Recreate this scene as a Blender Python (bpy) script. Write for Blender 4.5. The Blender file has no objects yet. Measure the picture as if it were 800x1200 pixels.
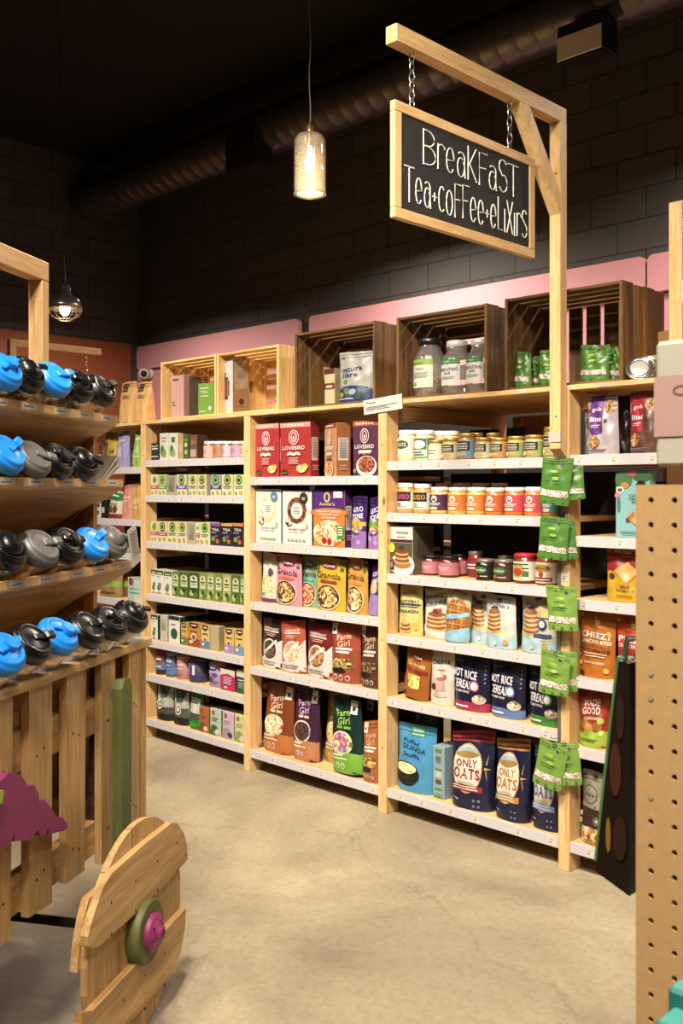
import bpy, math, random
from mathutils import Vector, Matrix
R_ = math.radians
C = bpy.context.scene.collection
sc = bpy.context.scene

# ------------------------------------------------------------------ camera
F, CYP, HCAM, YAW = 1144.0, 572.5, 1.5, R_(44.73)
cam_d = bpy.data.cameras.new('camera'); cam = bpy.data.objects.new('camera', cam_d); C.objects.link(cam)
cam.location = (0, 0, HCAM); cam.rotation_euler = (R_(90), 0, YAW)
cam_d.sensor_fit = 'VERTICAL'; cam_d.sensor_height = 36; cam_d.sensor_width = 24
cam_d.lens = F / 1200 * 36; cam_d.shift_y = (CYP - 600) / 1200
cam_d.clip_start = .05; cam_d.clip_end = 60
cam_d.dof.use_dof = True; cam_d.dof.focus_distance = 4.1; cam_d.dof.aperture_fstop = 13.0
sc.camera = cam

# ------------------------------------------------------------------ world, light, exposure
w = bpy.data.worlds.new('world'); sc.world = w; w.use_nodes = True
w.node_tree.nodes['Background'].inputs[0].default_value = (1, .86, .70, 1)
w.node_tree.nodes['Background'].inputs[1].default_value = 0.012
sc.view_settings.view_transform = 'Standard'; sc.view_settings.look = 'None'
sc.view_settings.exposure = -1.28; sc.view_settings.gamma = 1.0; sc.view_settings.use_curve_mapping = False

def area(name, loc, target, size, power, col=(1, .83, .62), spread=120):
    l = bpy.data.lights.new(name, 'AREA'); l.shape = 'DISK'; l.size = size; l.energy = power; l.color = col
    l.spread = R_(spread)
    o = bpy.data.objects.new(name, l); C.objects.link(o); o.location = loc
    o.rotation_euler = (Vector(target) - Vector(loc)).to_track_quat('-Z', 'Y').to_euler()
    return o
WARM = (1, .90, .78)
area('track_spot', (-1.2, .8, 3.8), (-2.4, 3.4, .6), .30, 84, WARM, 82)
area('track_spot', (-2.6, .9, 3.8), (-3.4, 3.4, .6), .30, 84, WARM, 82)
area('track_spot', (-4.3, 1.0, 3.8), (-4.7, 3.4, .6), .30, 94, WARM, 82)
area('track_spot', (0.2, .9, 3.8), (-1.3, 3.4, .7), .30, 66, WARM, 82)
area('track_spot', (-1.4, .3, 3.9), (-2.6, 1.6, .9), .30, 62, WARM, 100)
area('track_spot', (-1.9, 4.9, 3.70), (-1.9, 5.0, 0), .25, 150, (1, .86, .72), 165)
area('track_spot', (-4.6, 4.9, 3.45), (-4.6, 5.0, 0), .25, 170, (1, .86, .72), 165)
area('track_spot', (-7.4, 4.5, 3.3), (-7.4, 4.6, 0), .25, 150, (1, .86, .72), 165)
area('track_spot', (-.3, -.3, 3.6), (-.5, .95, 1.0), .4, 105, WARM, 100)  # added fill above the pegboard to brighten it, not a track fixture

# ------------------------------------------------------------------ pixel helpers (rays of the level camera onto known planes)
FW = (-math.sin(YAW), math.cos(YAW)); RT = (math.cos(YAW), math.sin(YAW))
def onY(u, v, Y):
    r = (u - 400) / F; dx = FW[0] + r * RT[0]; dy = FW[1] + r * RT[1]; t = Y / dy
    return t * dx, HCAM + (CYP - v) * t / F, t
def onX(u, v, X):
    r = (u - 400) / F; dx = FW[0] + r * RT[0]; dy = FW[1] + r * RT[1]; t = X / dx
    return t * dy, HCAM + (CYP - v) * t / F, t
def world(lat, dep): return Vector((lat * RT[0] + dep * FW[0], lat * RT[1] + dep * FW[1], 0))
BETA = R_(121.43); GD = Vector((math.cos(BETA), math.sin(BETA), 0)); GN = Vector((-GD.y, GD.x, 0)); G0 = world(-.56, 2.65)
def onG(u, v, y):
    r = (u - 400) / F; dx = FW[0] + r * RT[0]; dy = FW[1] + r * RT[1]
    px, py = G0.x + y * GN.x, G0.y + y * GN.y
    det = dx * (-GD.y) - (-GD.x) * dy
    t = (px * (-GD.y) + GD.x * py) / det; s = (dx * py - dy * px) / det
    return s, HCAM + (CYP - v) * t / F, t

# ------------------------------------------------------------------ materials
def lin(c):
    if isinstance(c, str):
        c = c.lstrip('#'); c = [int(c[i:i + 2], 16) / 255 for i in (0, 2, 4)]
    return tuple((x / 12.92 if x <= .04045 else ((x + .055) / 1.055) ** 2.4) for x in c) + (1,)
_M = {}
def pbsdf(name):
    m = bpy.data.materials.new(name); m.use_nodes = True
    return m, m.node_tree, m.node_tree.nodes['Principled BSDF']
def N(nt, t, **k):
    n = nt.nodes.new(t)
    for a, b in k.items(): setattr(n, a, b)
    return n
def plain(col, rough=.5, metal=0, kind='ink'):
    key = (kind, col, rough, metal)
    if key in _M: return _M[key]
    m, nt, b = pbsdf(kind + '_' + str(col).lstrip('#'))
    b.inputs['Base Color'].default_value = lin(col); b.inputs['Roughness'].default_value = rough; b.inputs['Metallic'].default_value = metal
    _M[key] = m; return m
def bumped(col, rough, scale, strength, dist=.002, kind='foil', vary=.0, detail=3, metal=0):
    key = (kind, col, rough, scale, strength)
    if key in _M: return _M[key]
    m, nt, b = pbsdf(kind + '_' + str(col).lstrip('#'))
    b.inputs['Roughness'].default_value = rough; b.inputs['Metallic'].default_value = metal
    tc = N(nt, 'ShaderNodeTexCoord'); no = N(nt, 'ShaderNodeTexNoise'); no.inputs['Scale'].default_value = scale; no.inputs['Detail'].default_value = detail
    oi = N(nt, 'ShaderNodeObjectInfo'); va = N(nt, 'ShaderNodeVectorMath', operation='ADD')
    nt.links.new(tc.outputs['Object'], va.inputs[0]); nt.links.new(oi.outputs['Random'], va.inputs[1]); nt.links.new(va.outputs[0], no.inputs['Vector'])
    bu = N(nt, 'ShaderNodeBump'); bu.inputs['Strength'].default_value = strength; bu.inputs['Distance'].default_value = dist
    nt.links.new(no.outputs['Fac'], bu.inputs['Height']); nt.links.new(bu.outputs[0], b.inputs['Normal'])
    if vary:
        c = lin(col); cr = N(nt, 'ShaderNodeValToRGB')
        cr.color_ramp.elements[0].color = tuple(x * (1 - vary) for x in c[:3]) + (1,); cr.color_ramp.elements[1].color = tuple(min(1, x * (1 + vary)) for x in c[:3]) + (1,)
        cr.color_ramp.elements[0].position = .3; cr.color_ramp.elements[1].position = .7
        nt.links.new(no.outputs['Fac'], cr.inputs[0]); nt.links.new(cr.outputs[0], b.inputs['Base Color'])
    else: b.inputs['Base Color'].default_value = lin(col)
    _M[key] = m; return m
def mute(col, k=.84, d=.16):
    if not isinstance(col, str) or not col.startswith('#'): return col
    c = [int(col[i:i + 2], 16) for i in (1, 3, 5)]; g = sum(c) / 3
    return '#' + ''.join('%02x' % int(max(0, min(255, (x + (g - x) * d) * k))) for x in c)
def foil(col, rough=.32): col = mute(col); return bumped(col, rough, 22, .55, .006, 'pouch_film')
def card(col): col = mute(col); return plain(col, .5, 0, 'card')
def ink(col): col = mute(col); return plain(col, .45, 0, 'ink')
def food(c1, c2, c3, scale=110):
    key = ('food', c1, c2, c3, scale)
    if key in _M: return _M[key]
    m, nt, b = pbsdf('food_pieces'); tc = N(nt, 'ShaderNodeTexCoord'); vo = N(nt, 'ShaderNodeTexVoronoi'); vo.inputs['Scale'].default_value = scale
    cr = N(nt, 'ShaderNodeValToRGB'); e = cr.color_ramp.elements; e[0].color = lin(c1); e[1].color = lin(c3); e.new(.5).color = lin(c2)
    e[0].position = .1; e[2].position = .9
    nt.links.new(tc.outputs['Object'], vo.inputs['Vector']); sp = N(nt, 'ShaderNodeSeparateColor')
    nt.links.new(vo.outputs['Color'], sp.inputs[0]); nt.links.new(sp.outputs[0], cr.inputs[0]); nt.links.new(cr.outputs[0], b.inputs['Base Color'])
    bu = N(nt, 'ShaderNodeBump'); bu.inputs['Strength'].default_value = .6; bu.inputs['Distance'].default_value = .004; bu.invert = True
    nt.links.new(vo.outputs['Distance'], bu.inputs['Height']); nt.links.new(bu.outputs[0], b.inputs['Normal'])
    b.inputs['Roughness'].default_value = .5
    _M[key] = m; return m
def wood(name, c1, c2, axis=0, grain=9, rough=.5, knots=True, knotcol=None, seams=0, contrast=1.0, seam_axis=None):
    """grain runs along `axis` in object space"""
    key = ('wood', name, axis)
    if key in _M: return _M[key]
    m, nt, b = pbsdf(name); tc = N(nt, 'ShaderNodeTexCoord'); oi = N(nt, 'ShaderNodeObjectInfo')
    mul = N(nt, 'ShaderNodeVectorMath', operation='SCALE'); mul.inputs[0].default_value = (7.3, 3.1, 5.7); nt.links.new(oi.outputs['Random'], mul.inputs['Scale'])
    va = N(nt, 'ShaderNodeVectorMath', operation='ADD'); nt.links.new(tc.outputs['Object'], va.inputs[0]); nt.links.new(mul.outputs[0], va.inputs[1])
    mp = N(nt, 'ShaderNodeMapping'); s = [grain, grain, grain]; s[axis] = grain * .07; mp.inputs['Scale'].default_value = s
    nt.links.new(va.outputs[0], mp.inputs['Vector'])
    no = N(nt, 'ShaderNodeTexNoise'); no.inputs['Scale'].default_value = 2.2; no.inputs['Detail'].default_value = 5; no.inputs['Roughness'].default_value = .65; no.inputs['Distortion'].default_value = .6
    nt.links.new(mp.outputs[0], no.inputs['Vector'])
    cr = N(nt, 'ShaderNodeValToRGB'); cr.color_ramp.elements[0].color = lin(c1); cr.color_ramp.elements[1].color = lin(c2)
    cr.color_ramp.elements[0].position = .5 - .18 / contrast; cr.color_ramp.elements[1].position = .5 + .18 / contrast
    nt.links.new(no.outputs['Fac'], cr.inputs[0]); out = cr.outputs[0]
    no2 = N(nt, 'ShaderNodeTexNoise'); no2.inputs['Scale'].default_value = 14; no2.inputs['Detail'].default_value = 3; nt.links.new(mp.outputs[0], no2.inputs['Vector'])
    mx = N(nt, 'ShaderNodeMixRGB', blend_type='MULTIPLY'); mx.inputs[0].default_value = .35
    cr2 = N(nt, 'ShaderNodeValToRGB'); cr2.color_ramp.elements[0].color = (.45, .38, .3, 1); cr2.color_ramp.elements[1].color = (1, 1, 1, 1); cr2.color_ramp.elements[0].position = .35; cr2.color_ramp.elements[1].position = .6
    nt.links.new(no2.outputs['Fac'], cr2.inputs[0]); nt.links.new(out, mx.inputs[1]); nt.links.new(cr2.outputs[0], mx.inputs[2]); out = mx.outputs[0]
    if knots:
        mp2 = N(nt, 'ShaderNodeMapping'); s = [5.5, 5.5, 5.5]; s[axis] = 2.6; mp2.inputs['Scale'].default_value = s; nt.links.new(va.outputs[0], mp2.inputs['Vector'])
        vo = N(nt, 'ShaderNodeTexVoronoi'); vo.inputs['Scale'].default_value = 1.0; nt.links.new(mp2.outputs[0], vo.inputs['Vector'])
        kr = N(nt, 'ShaderNodeValToRGB'); kr.color_ramp.elements[0].position = .035; kr.color_ramp.elements[1].position = .085
        kr.color_ramp.elements[0].color = (1, 1, 1, 1); kr.color_ramp.elements[1].color = (0, 0, 0, 1); nt.links.new(vo.outputs['Distance'], kr.inputs[0])
        mk = N(nt, 'ShaderNodeMixRGB'); mk.inputs[2].default_value = lin(knotcol or '#6b4220'); nt.links.new(kr.outputs[0], mk.inputs[0]); nt.links.new(out, mk.inputs[1]); out = mk.outputs[0]
    if seams:
        sp = N(nt, 'ShaderNodeSeparateXYZ'); nt.links.new(tc.outputs['Object'], sp.inputs[0])
        m1 = N(nt, 'ShaderNodeMath', operation='MODULO'); m1.inputs[1].default_value = seams; m0 = N(nt, 'ShaderNodeMath', operation='ADD'); m0.inputs[1].default_value = 50 * seams
        nt.links.new(sp.outputs[seam_axis], m0.inputs[0]); nt.links.new(m0.outputs[0], m1.inputs[0])
        lt = N(nt, 'ShaderNodeMath', operation='LESS_THAN'); lt.inputs[1].default_value = .004; nt.links.new(m1.outputs[0], lt.inputs[0])
        ms = N(nt, 'ShaderNodeMixRGB'); ms.inputs[2].default_value = lin('#3a2410'); nt.links.new(lt.outputs[0], ms.inputs[0]); nt.links.new(out, ms.inputs[1]); out = ms.outputs[0]
    nt.links.new(out, b.inputs['Base Color']); b.inputs['Roughness'].default_value = rough
    bu = N(nt, 'ShaderNodeBump'); bu.inputs['Strength'].default_value = .25; bu.inputs['Distance'].default_value = .002
    nt.links.new(no2.outputs['Fac'], bu.inputs['Height']); nt.links.new(bu.outputs[0], b.inputs['Normal'])
    _M[key] = m; return m
def pine(ax): return wood('clean_pine', '#c69c62', '#dfbc86', ax, 9, .5)
def cartwood(ax): return wood('cart_pine', '#a8804c', '#d2aa72', ax, 9, .5, contrast=1.25, knotcol='#5a3a1c')
def darkwood(ax): return wood('stained_crate_wood', '#4a3116', '#86602f', ax, 11, .6, contrast=1.3, knotcol='#1c1008')
def cratewood(ax): return wood('pale_crate_wood', '#d8a860', '#f0cd8c', ax, 10, .5)
def glass(tint='#ffffff', rough=.03, haze=.12):
    key = ('glass', tint, haze)
    if key in _M: return _M[key]
    m, nt, b = pbsdf('clear_glass'); nt.nodes.remove(b)
    tr = N(nt, 'ShaderNodeBsdfTransparent'); tr.inputs[0].default_value = lin(tint)
    gl = N(nt, 'ShaderNodeBsdfGlossy'); gl.inputs['Roughness'].default_value = rough
    df = N(nt, 'ShaderNodeBsdfDiffuse'); df.inputs[0].default_value = (.9, .88, .82, 1)
    lw = N(nt, 'ShaderNodeLayerWeight'); lw.inputs[0].default_value = .35
    mx = N(nt, 'ShaderNodeMixShader'); mx2 = N(nt, 'ShaderNodeMixShader'); mx2.inputs[0].default_value = haze
    nt.links.new(tr.outputs[0], mx2.inputs[1]); nt.links.new(df.outputs[0], mx2.inputs[2])
    nt.links.new(lw.outputs['Facing'], mx.inputs[0]); nt.links.new(mx2.outputs[0], mx.inputs[1]); nt.links.new(gl.outputs[0], mx.inputs[2])
    nt.links.new(mx.outputs[0], nt.nodes['Material Output'].inputs[0])
    _M[key] = m; return m
def emis(col, s, name='lamp_glow'):
    m = bpy.data.materials.new(name); m.use_nodes = True; nt = m.node_tree; nt.nodes.remove(nt.nodes['Principled BSDF'])
    e = N(nt, 'ShaderNodeEmission'); e.inputs[0].default_value = lin(col); e.inputs[1].default_value = s
    nt.links.new(e.outputs[0], nt.nodes['Material Output'].inputs[0]); return m

# ------------------------------------------------------------------ mesh builder
class MB:
    def __init__(s): s.v = []; s.f = []; s.m = []; s.mats = []; s.sm = []
    def mi(s, m):
        if m not in s.mats: s.mats.append(m)
        return s.mats.index(m)
    def add(s, vs, fs, m, smooth=False):
        o = len(s.v); s.v += [tuple(p) for p in vs]; k = s.mi(m)
        for f in fs: s.f.append(tuple(i + o for i in f)); s.m.append(k); s.sm.append(smooth)
        return s
    def box(s, x0, x1, y0, y1, z0, z1, m, bev=.0, top=None, side=None):
        if bev <= 0:
            v = [(x0, y0, z0), (x1, y0, z0), (x1, y1, z0), (x0, y1, z0), (x0, y0, z1), (x1, y0, z1), (x1, y1, z1), (x0, y1, z1)]
            s.add(v, [(0, 3, 2, 1), (0, 1, 5, 4), (2, 3, 7, 6), (3, 0, 4, 7)], m); s.add(v, [(4, 5, 6, 7)], top or m); s.add(v, [(1, 2, 6, 5)], side or m)
            return s
        b = bev; X = (x0, x0 + b, x1 - b, x1); Y = (y0, y0 + b, y1 - b, y1); Z = (z0, z0 + b, z1 - b, z1)
        v = []
        def f(a, mm): o = len(v); v.extend(a); s.add(a, [tuple(range(len(a)))], mm)
        f([(X[1], Y[0], Z[1]), (X[2], Y[0], Z[1]), (X[2], Y[0], Z[2]), (X[1], Y[0], Z[2])], m)
        f([(X[2], Y[3], Z[1]), (X[1], Y[3], Z[1]), (X[1], Y[3], Z[2]), (X[2], Y[3], Z[2])], m)
        f([(X[3], Y[1], Z[1]), (X[3], Y[2], Z[1]), (X[3], Y[2], Z[2]), (X[3], Y[1], Z[2])], side or m)
        f([(X[0], Y[2], Z[1]), (X[0], Y[1], Z[1]), (X[0], Y[1], Z[2]), (X[0], Y[2], Z[2])], side or m)
        f([(X[1], Y[1], Z[3]), (X[2], Y[1], Z[3]), (X[2], Y[2], Z[3]), (X[1], Y[2], Z[3])], top or m)
        f([(X[1], Y[2], Z[0]), (X[2], Y[2], Z[0]), (X[2], Y[1], Z[0]), (X[1], Y[1], Z[0])], m)
        # bevel strips
        for (ya, yb, sy) in ((Y[0], Y[1], -1), (Y[3], Y[2], 1)):
            for (za, zb) in ((Z[0], Z[1]), (Z[3], Z[2])): f([(X[1], ya, zb), (X[2], ya, zb), (X[2], yb, za), (X[1], yb, za)], m)
            for (xa, xb) in ((X[0], X[1]), (X[3], X[2])): f([(xb, ya, Z[1]), (xb, ya, Z[2]), (xa, yb, Z[2]), (xa, yb, Z[1])], m)
            for (za, zb) in ((Z[0], Z[1]), (Z[3], Z[2])):
                for (xa, xb) in ((X[0], X[1]), (X[3], X[2])): f([(xb, ya, zb), (xa, yb, zb), (xb, yb, za)], m)
        for (za, zb) in ((Z[0], Z[1]), (Z[3], Z[2])):
            for (xa, xb) in ((X[0], X[1]), (X[3], X[2])): f([(xa, Y[1], zb), (xa, Y[2], zb), (xb, Y[2], za), (xb, Y[1], za)], m)
        return s
    def prism(s, pts, a0, a1, axis, m, capm=None):
        """polygon pts in the plane normal to axis, extruded a0..a1"""
        def P(p, a): return (a, p[0], p[1]) if axis == 0 else ((p[0], a, p[1]) if axis == 1 else (p[0], p[1], a))
        n = len(pts); v = [P(p, a0) for p in pts] + [P(p, a1) for p in pts]
        s.add(v, [(i, (i + 1) % n, (i + 1) % n + n, i + n) for i in range(n)], m)
        s.add(v, [tuple(range(n))[::-1], tuple(range(n, 2 * n))], capm or m); return s
    def lathe(s, prof, m, n=20, c=(0, 0, 0), smooth=True, cap=True):
        v = []; f = []
        for r, z in prof:
            for i in range(n): a = 2 * math.pi * i / n; v.append((c[0] + r * math.cos(a), c[1] + r * math.sin(a), c[2] + z))
        for j in range(len(prof) - 1):
            for i in range(n): k = (i + 1) % n; f.append((j * n + i, j * n + k, (j + 1) * n + k, (j + 1) * n + i))
        s.add(v, f, m, smooth)
        if cap: s.add(v, [tuple(range(n))[::-1], tuple(range((len(prof) - 1) * n, len(prof) * n))], m)
        return s
    def tube(s, pts, r, m, n=8, closed=False, smooth=True):
        pts = [Vector(p) for p in pts]; L = len(pts); v = []; f = []
        ref = Vector((0, 0, 1))
        for i, p in enumerate(pts):
            a = pts[(i - 1) % L] if (closed or i > 0) else p; b = pts[(i + 1) % L] if (closed or i < L - 1) else p
            t = (b - a).normalized(); q = t.cross(ref)
            if q.length < .05: q = t.cross(Vector((0, 1, 0)))
            q.normalize(); w_ = t.cross(q)
            rr = r[i] if isinstance(r, (list, tuple)) else r
            for k in range(n): an = 2 * math.pi * k / n; v.append(p + q * (rr * math.cos(an)) + w_ * (rr * math.sin(an)))
        for i in range(L if closed else L - 1):
            j = (i + 1) % L
            for k in range(n): l = (k + 1) % n; f.append((i * n + k, i * n + l, j * n + l, j * n + k))
        s.add(v, f, m, smooth)
        if not closed: s.add(v, [tuple(range(n)), tuple(range((L - 1) * n, L * n))[::-1]], m)
        return s
    def xf(s, M, start=0):
        for i in range(start, len(s.v)): s.v[i] = tuple(M @ Vector(s.v[i]))
        return s
    def build(s, name, parent=None, loc=None, rot=None):
        me = bpy.data.meshes.new(name); me.from_pydata(s.v, [], s.f)
        for m in s.mats: me.materials.append(m)
        me.polygons.foreach_set('material_index', s.m); me.polygons.foreach_set('use_smooth', s.sm); me.update()
        o = bpy.data.objects.new(name, me); C.objects.link(o)
        if parent: o.parent = parent
        if loc is not None: o.location = loc
        if rot is not None: o.rotation_euler = rot
        return o
def empty(name, loc=(0, 0, 0), rot=(0, 0, 0), parent=None):
    o = bpy.data.objects.new(name, None); C.objects.link(o); o.location = loc; o.rotation_euler = rot; o.empty_display_size = .05
    if parent: o.parent = parent
    return o
def tag(o, label=None, cat=None, group=None, kind=None):
    if label: o['label'] = label
    if cat: o['category'] = cat
    if group: o['group'] = group
    if kind: o['kind'] = kind
    return o
def dup(o, parent=None):
    c = o.copy(); C.objects.link(c); c.parent = parent
    for ch in list(o.children): dup(ch, c)
    return c
# text -> cached triangles (cap height 1, centred)
_T = {}
def text_tris(s, bold=0):
    k = (s, bold)
    if k in _T: return _T[k]
    cu = bpy.data.curves.new('t', 'FONT'); cu.body = s; cu.resolution_u = 2; cu.offset = .022 if bold else .002
    if bold: cu.space_character = 1.08
    ob = bpy.data.objects.new('t', cu); me = bpy.data.meshes.new_from_object(ob)
    vs = [(v.co.x, v.co.y) for v in me.vertices]; fs = [tuple(p.vertices) for p in me.polygons]
    bpy.data.objects.remove(ob); bpy.data.meshes.remove(me); bpy.data.curves.remove(cu)
    if not vs: vs = [(0, 0)]
    x0 = min(v[0] for v in vs); x1 = max(v[0] for v in vs); y0 = min(v[1] for v in vs); y1 = max(v[1] for v in vs)
    h = (y1 - y0) or 1
    vs = [((x - (x0 + x1) / 2) / h, (y - (y0 + y1) / 2) / h) for x, y in vs]
    _T[k] = (vs, fs, (x1 - x0) / h); return _T[k]
# art items, fractions of face width and height
def T(s, cx, cy, h, col, w_=None, b=0, rot=0): return ('t', s, cx, cy, h, col, w_, b, rot)
def Rc(x0, y0, x1, y1, col): return ('r', x0, y0, x1, y1, col)
def El(cx, cy, rx, ry, col): return ('e', cx, cy, rx, ry, col)
def Ci(cx, cy, r, col): return ('c', cx, cy, r, col)
def Pg(pts, col): return ('p', pts, col)
def Ln(cx, cy, w_, n, h, col, gap=2.0): return [Rc(cx - w_ / 2 * (1 if i % 2 == 0 else .82), cy - i * h * gap, cx + w_ / 2 * (1 if i % 2 == 0 else .82), cy - i * h * gap + h, col) for i in range(n)]
def flat(a):
    o = []
    for x in a:
        if isinstance(x, list): o += flat(x)
        else: o.append(x)
    return o
def paint(mb, art, w_, h_, surf, off0=.0011, step=.00035, curved=False):
    """surf(x in metres from centre, z in metres from the base, offset) -> point"""
    def mm(c): return c if not isinstance(c, str) else ink(c)
    for k, it in enumerate(flat(art)):
        off = off0 + step * k; t = it[0]
        if t == 'r':
            _, x0, y0, x1, y1, c = it; nx = int(abs(x1 - x0) * 20) + 2 if curved else 1; nz = int(abs(y1 - y0) * 22) + 1 if curved else 1
            v = [surf((x0 + (x1 - x0) * i / nx - .5) * w_, (y0 + (y1 - y0) * j / nz) * h_, off) for j in range(nz + 1) for i in range(nx + 1)]
            f = [(j * (nx + 1) + i, j * (nx + 1) + i + 1, (j + 1) * (nx + 1) + i + 1, (j + 1) * (nx + 1) + i) for j in range(nz) for i in range(nx)]
            mb.add(v, f, mm(c), curved)
        elif t in 'ec':
            if t == 'e': _, cx, cy, rx, ry, c = it; rx *= w_; ry *= h_
            else: _, cx, cy, rx, c = it; rx *= w_; ry = rx
            n = 20; rings = ((.2, .4, .6, .8, 1) if max(rx / w_, ry / h_) > .12 else (.5, 1)) if curved else (1,)
            v = [surf((cx - .5) * w_, cy * h_, off)]
            for q in rings: v += [surf((cx - .5) * w_ + q * rx * math.cos(2 * math.pi * i / n), cy * h_ + q * ry * math.sin(2 * math.pi * i / n), off) for i in range(n)]
            f = [(0, 1 + i, 1 + (i + 1) % n) for i in range(n)]
            for q in range(len(rings) - 1): f += [(1 + q * n + i, 1 + (q + 1) * n + i, 1 + (q + 1) * n + (i + 1) % n, 1 + q * n + (i + 1) % n) for i in range(n)]
            mb.add(v, f, mm(c), curved)
        elif t == 'p':
            _, pts, c = it; pts = [(p[0], p[1]) for p in pts]
            dense = []
            for i, p in enumerate(pts):
                q = pts[(i + 1) % len(pts)]; L = 5 if curved else 1
                dense += [(p[0] + (q[0] - p[0]) * j / L, p[1] + (q[1] - p[1]) * j / L) for j in range(L)]
            n = len(dense); cx = sum(p[0] for p in pts) / len(pts); cy = sum(p[1] for p in pts) / len(pts)
            rings = (.15, .3, .45, .6, .75, .88, 1) if curved else (1,)
            v = [surf((cx - .5) * w_, cy * h_, off)]
            for q in rings: v += [surf((cx + (p[0] - cx) * q - .5) * w_, (cy + (p[1] - cy) * q) * h_, off) for p in dense]
            f = [(0, 1 + i, 1 + (i + 1) % n) for i in range(n)]
            for q in range(len(rings) - 1): f += [(1 + q * n + i, 1 + (q + 1) * n + i, 1 + (q + 1) * n + (i + 1) % n, 1 + q * n + (i + 1) % n) for i in range(n)]
            mb.add(v, f, mm(c), curved)
        elif t == 't':
            _, s, cx, cy, h, c, tw, bold, rot = it
            vs, fs, asp = text_tris(s, bold); H_ = h * h_; W_ = (tw * w_ / asp) if tw else H_
            ca, sa = math.cos(R_(rot)), math.sin(R_(rot))
            v = []
            for x, y in vs:
                X, Y = x * W_, y * H_
                v.append(surf((cx - .5) * w_ + X * ca - Y * sa, cy * h_ + X * sa + Y * ca, off))
            mb.add(v, fs, mm(c))
    return mb

# ================================================================== THE SETTING
def floor_mat():
    m, nt, b = pbsdf('polished_concrete'); tc = N(nt, 'ShaderNodeTexCoord')
    def noise(s, d, r=.6, dist=0):
        n = N(nt, 'ShaderNodeTexNoise'); n.inputs['Scale'].default_value = s; n.inputs['Detail'].default_value = d; n.inputs['Roughness'].default_value = r; n.inputs['Distortion'].default_value = dist
        nt.links.new(tc.outputs['Object'], n.inputs['Vector']); return n
    a = noise(.9, 6, .62, .4); r = N(nt, 'ShaderNodeValToRGB'); e = r.color_ramp.elements
    e[0].color = lin('#827660'); e[1].color = lin('#ae9f83'); e[0].position = .36; e[1].position = .62; nt.links.new(a.outputs['Fac'], r.inputs[0])
    c = noise(38, 4, .7); r2 = N(nt, 'ShaderNodeValToRGB'); r2.color_ramp.elements[0].color = (.72, .70, .66, 1); r2.color_ramp.elements[1].color = (1, 1, 1, 1); r2.color_ramp.elements[0].position = .36; r2.color_ramp.elements[1].position = .55
    nt.links.new(c.outputs['Fac'], r2.inputs[0]); mx = N(nt, 'ShaderNodeMixRGB', blend_type='MULTIPLY'); mx.inputs[0].default_value = .55
    nt.links.new(r.outputs[0], mx.inputs[1]); nt.links.new(r2.outputs[0], mx.inputs[2])
    sp = noise(150, 2); r3 = N(nt, 'ShaderNodeValToRGB'); r3.color_ramp.elements[0].color = (.35, .3, .25, 1); r3.color_ramp.elements[1].color = (1, 1, 1, 1); r3.color_ramp.elements[0].position = .27; r3.color_ramp.elements[1].position = .33
    nt.links.new(sp.outputs['Fac'], r3.inputs[0]); m2 = N(nt, 'ShaderNodeMixRGB', blend_type='MULTIPLY'); m2.inputs[0].default_value = .8
    nt.links.new(mx.outputs[0], m2.inputs[1]); nt.links.new(r3.outputs[0], m2.inputs[2])
    # hairline cracks
    dn = noise(1.6, 5, .7); vo = N(nt, 'ShaderNodeTexVoronoi', feature='DISTANCE_TO_EDGE'); vo.inputs['Scale'].default_value = .55
    va = N(nt, 'ShaderNodeVectorMath', operation='MULTIPLY_ADD'); va.inputs[1].default_value = (.6, .6, 0); nt.links.new(dn.outputs['Color'], va.inputs[0]); nt.links.new(tc.outputs['Object'], va.inputs[2]); nt.links.new(va.outputs[0], vo.inputs['Vector'])
    r4 = N(nt, 'ShaderNodeValToRGB'); r4.color_ramp.elements[0].color = (.72, .68, .62, 1); r4.color_ramp.elements[1].color = (1, 1, 1, 1); r4.color_ramp.elements[1].position = .004
    nt.links.new(vo.outputs['Distance'], r4.inputs[0]); m3 = N(nt, 'ShaderNodeMixRGB', blend_type='MULTIPLY'); m3.inputs[0].default_value = .8
    nt.links.new(m2.outputs[0], m3.inputs[1]); nt.links.new(r4.outputs[0], m3.inputs[2])
    nt.links.new(m3.outputs[0], b.inputs['Base Color']); b.inputs['Roughness'].default_value = .48
    bu = N(nt, 'ShaderNodeBump'); bu.inputs['Strength'].default_value = .12; bu.inputs['Distance'].default_value = .003; nt.links.new(c.outputs['Fac'], bu.inputs['Height']); nt.links.new(bu.outputs[0], b.inputs['Normal'])
    return m
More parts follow.
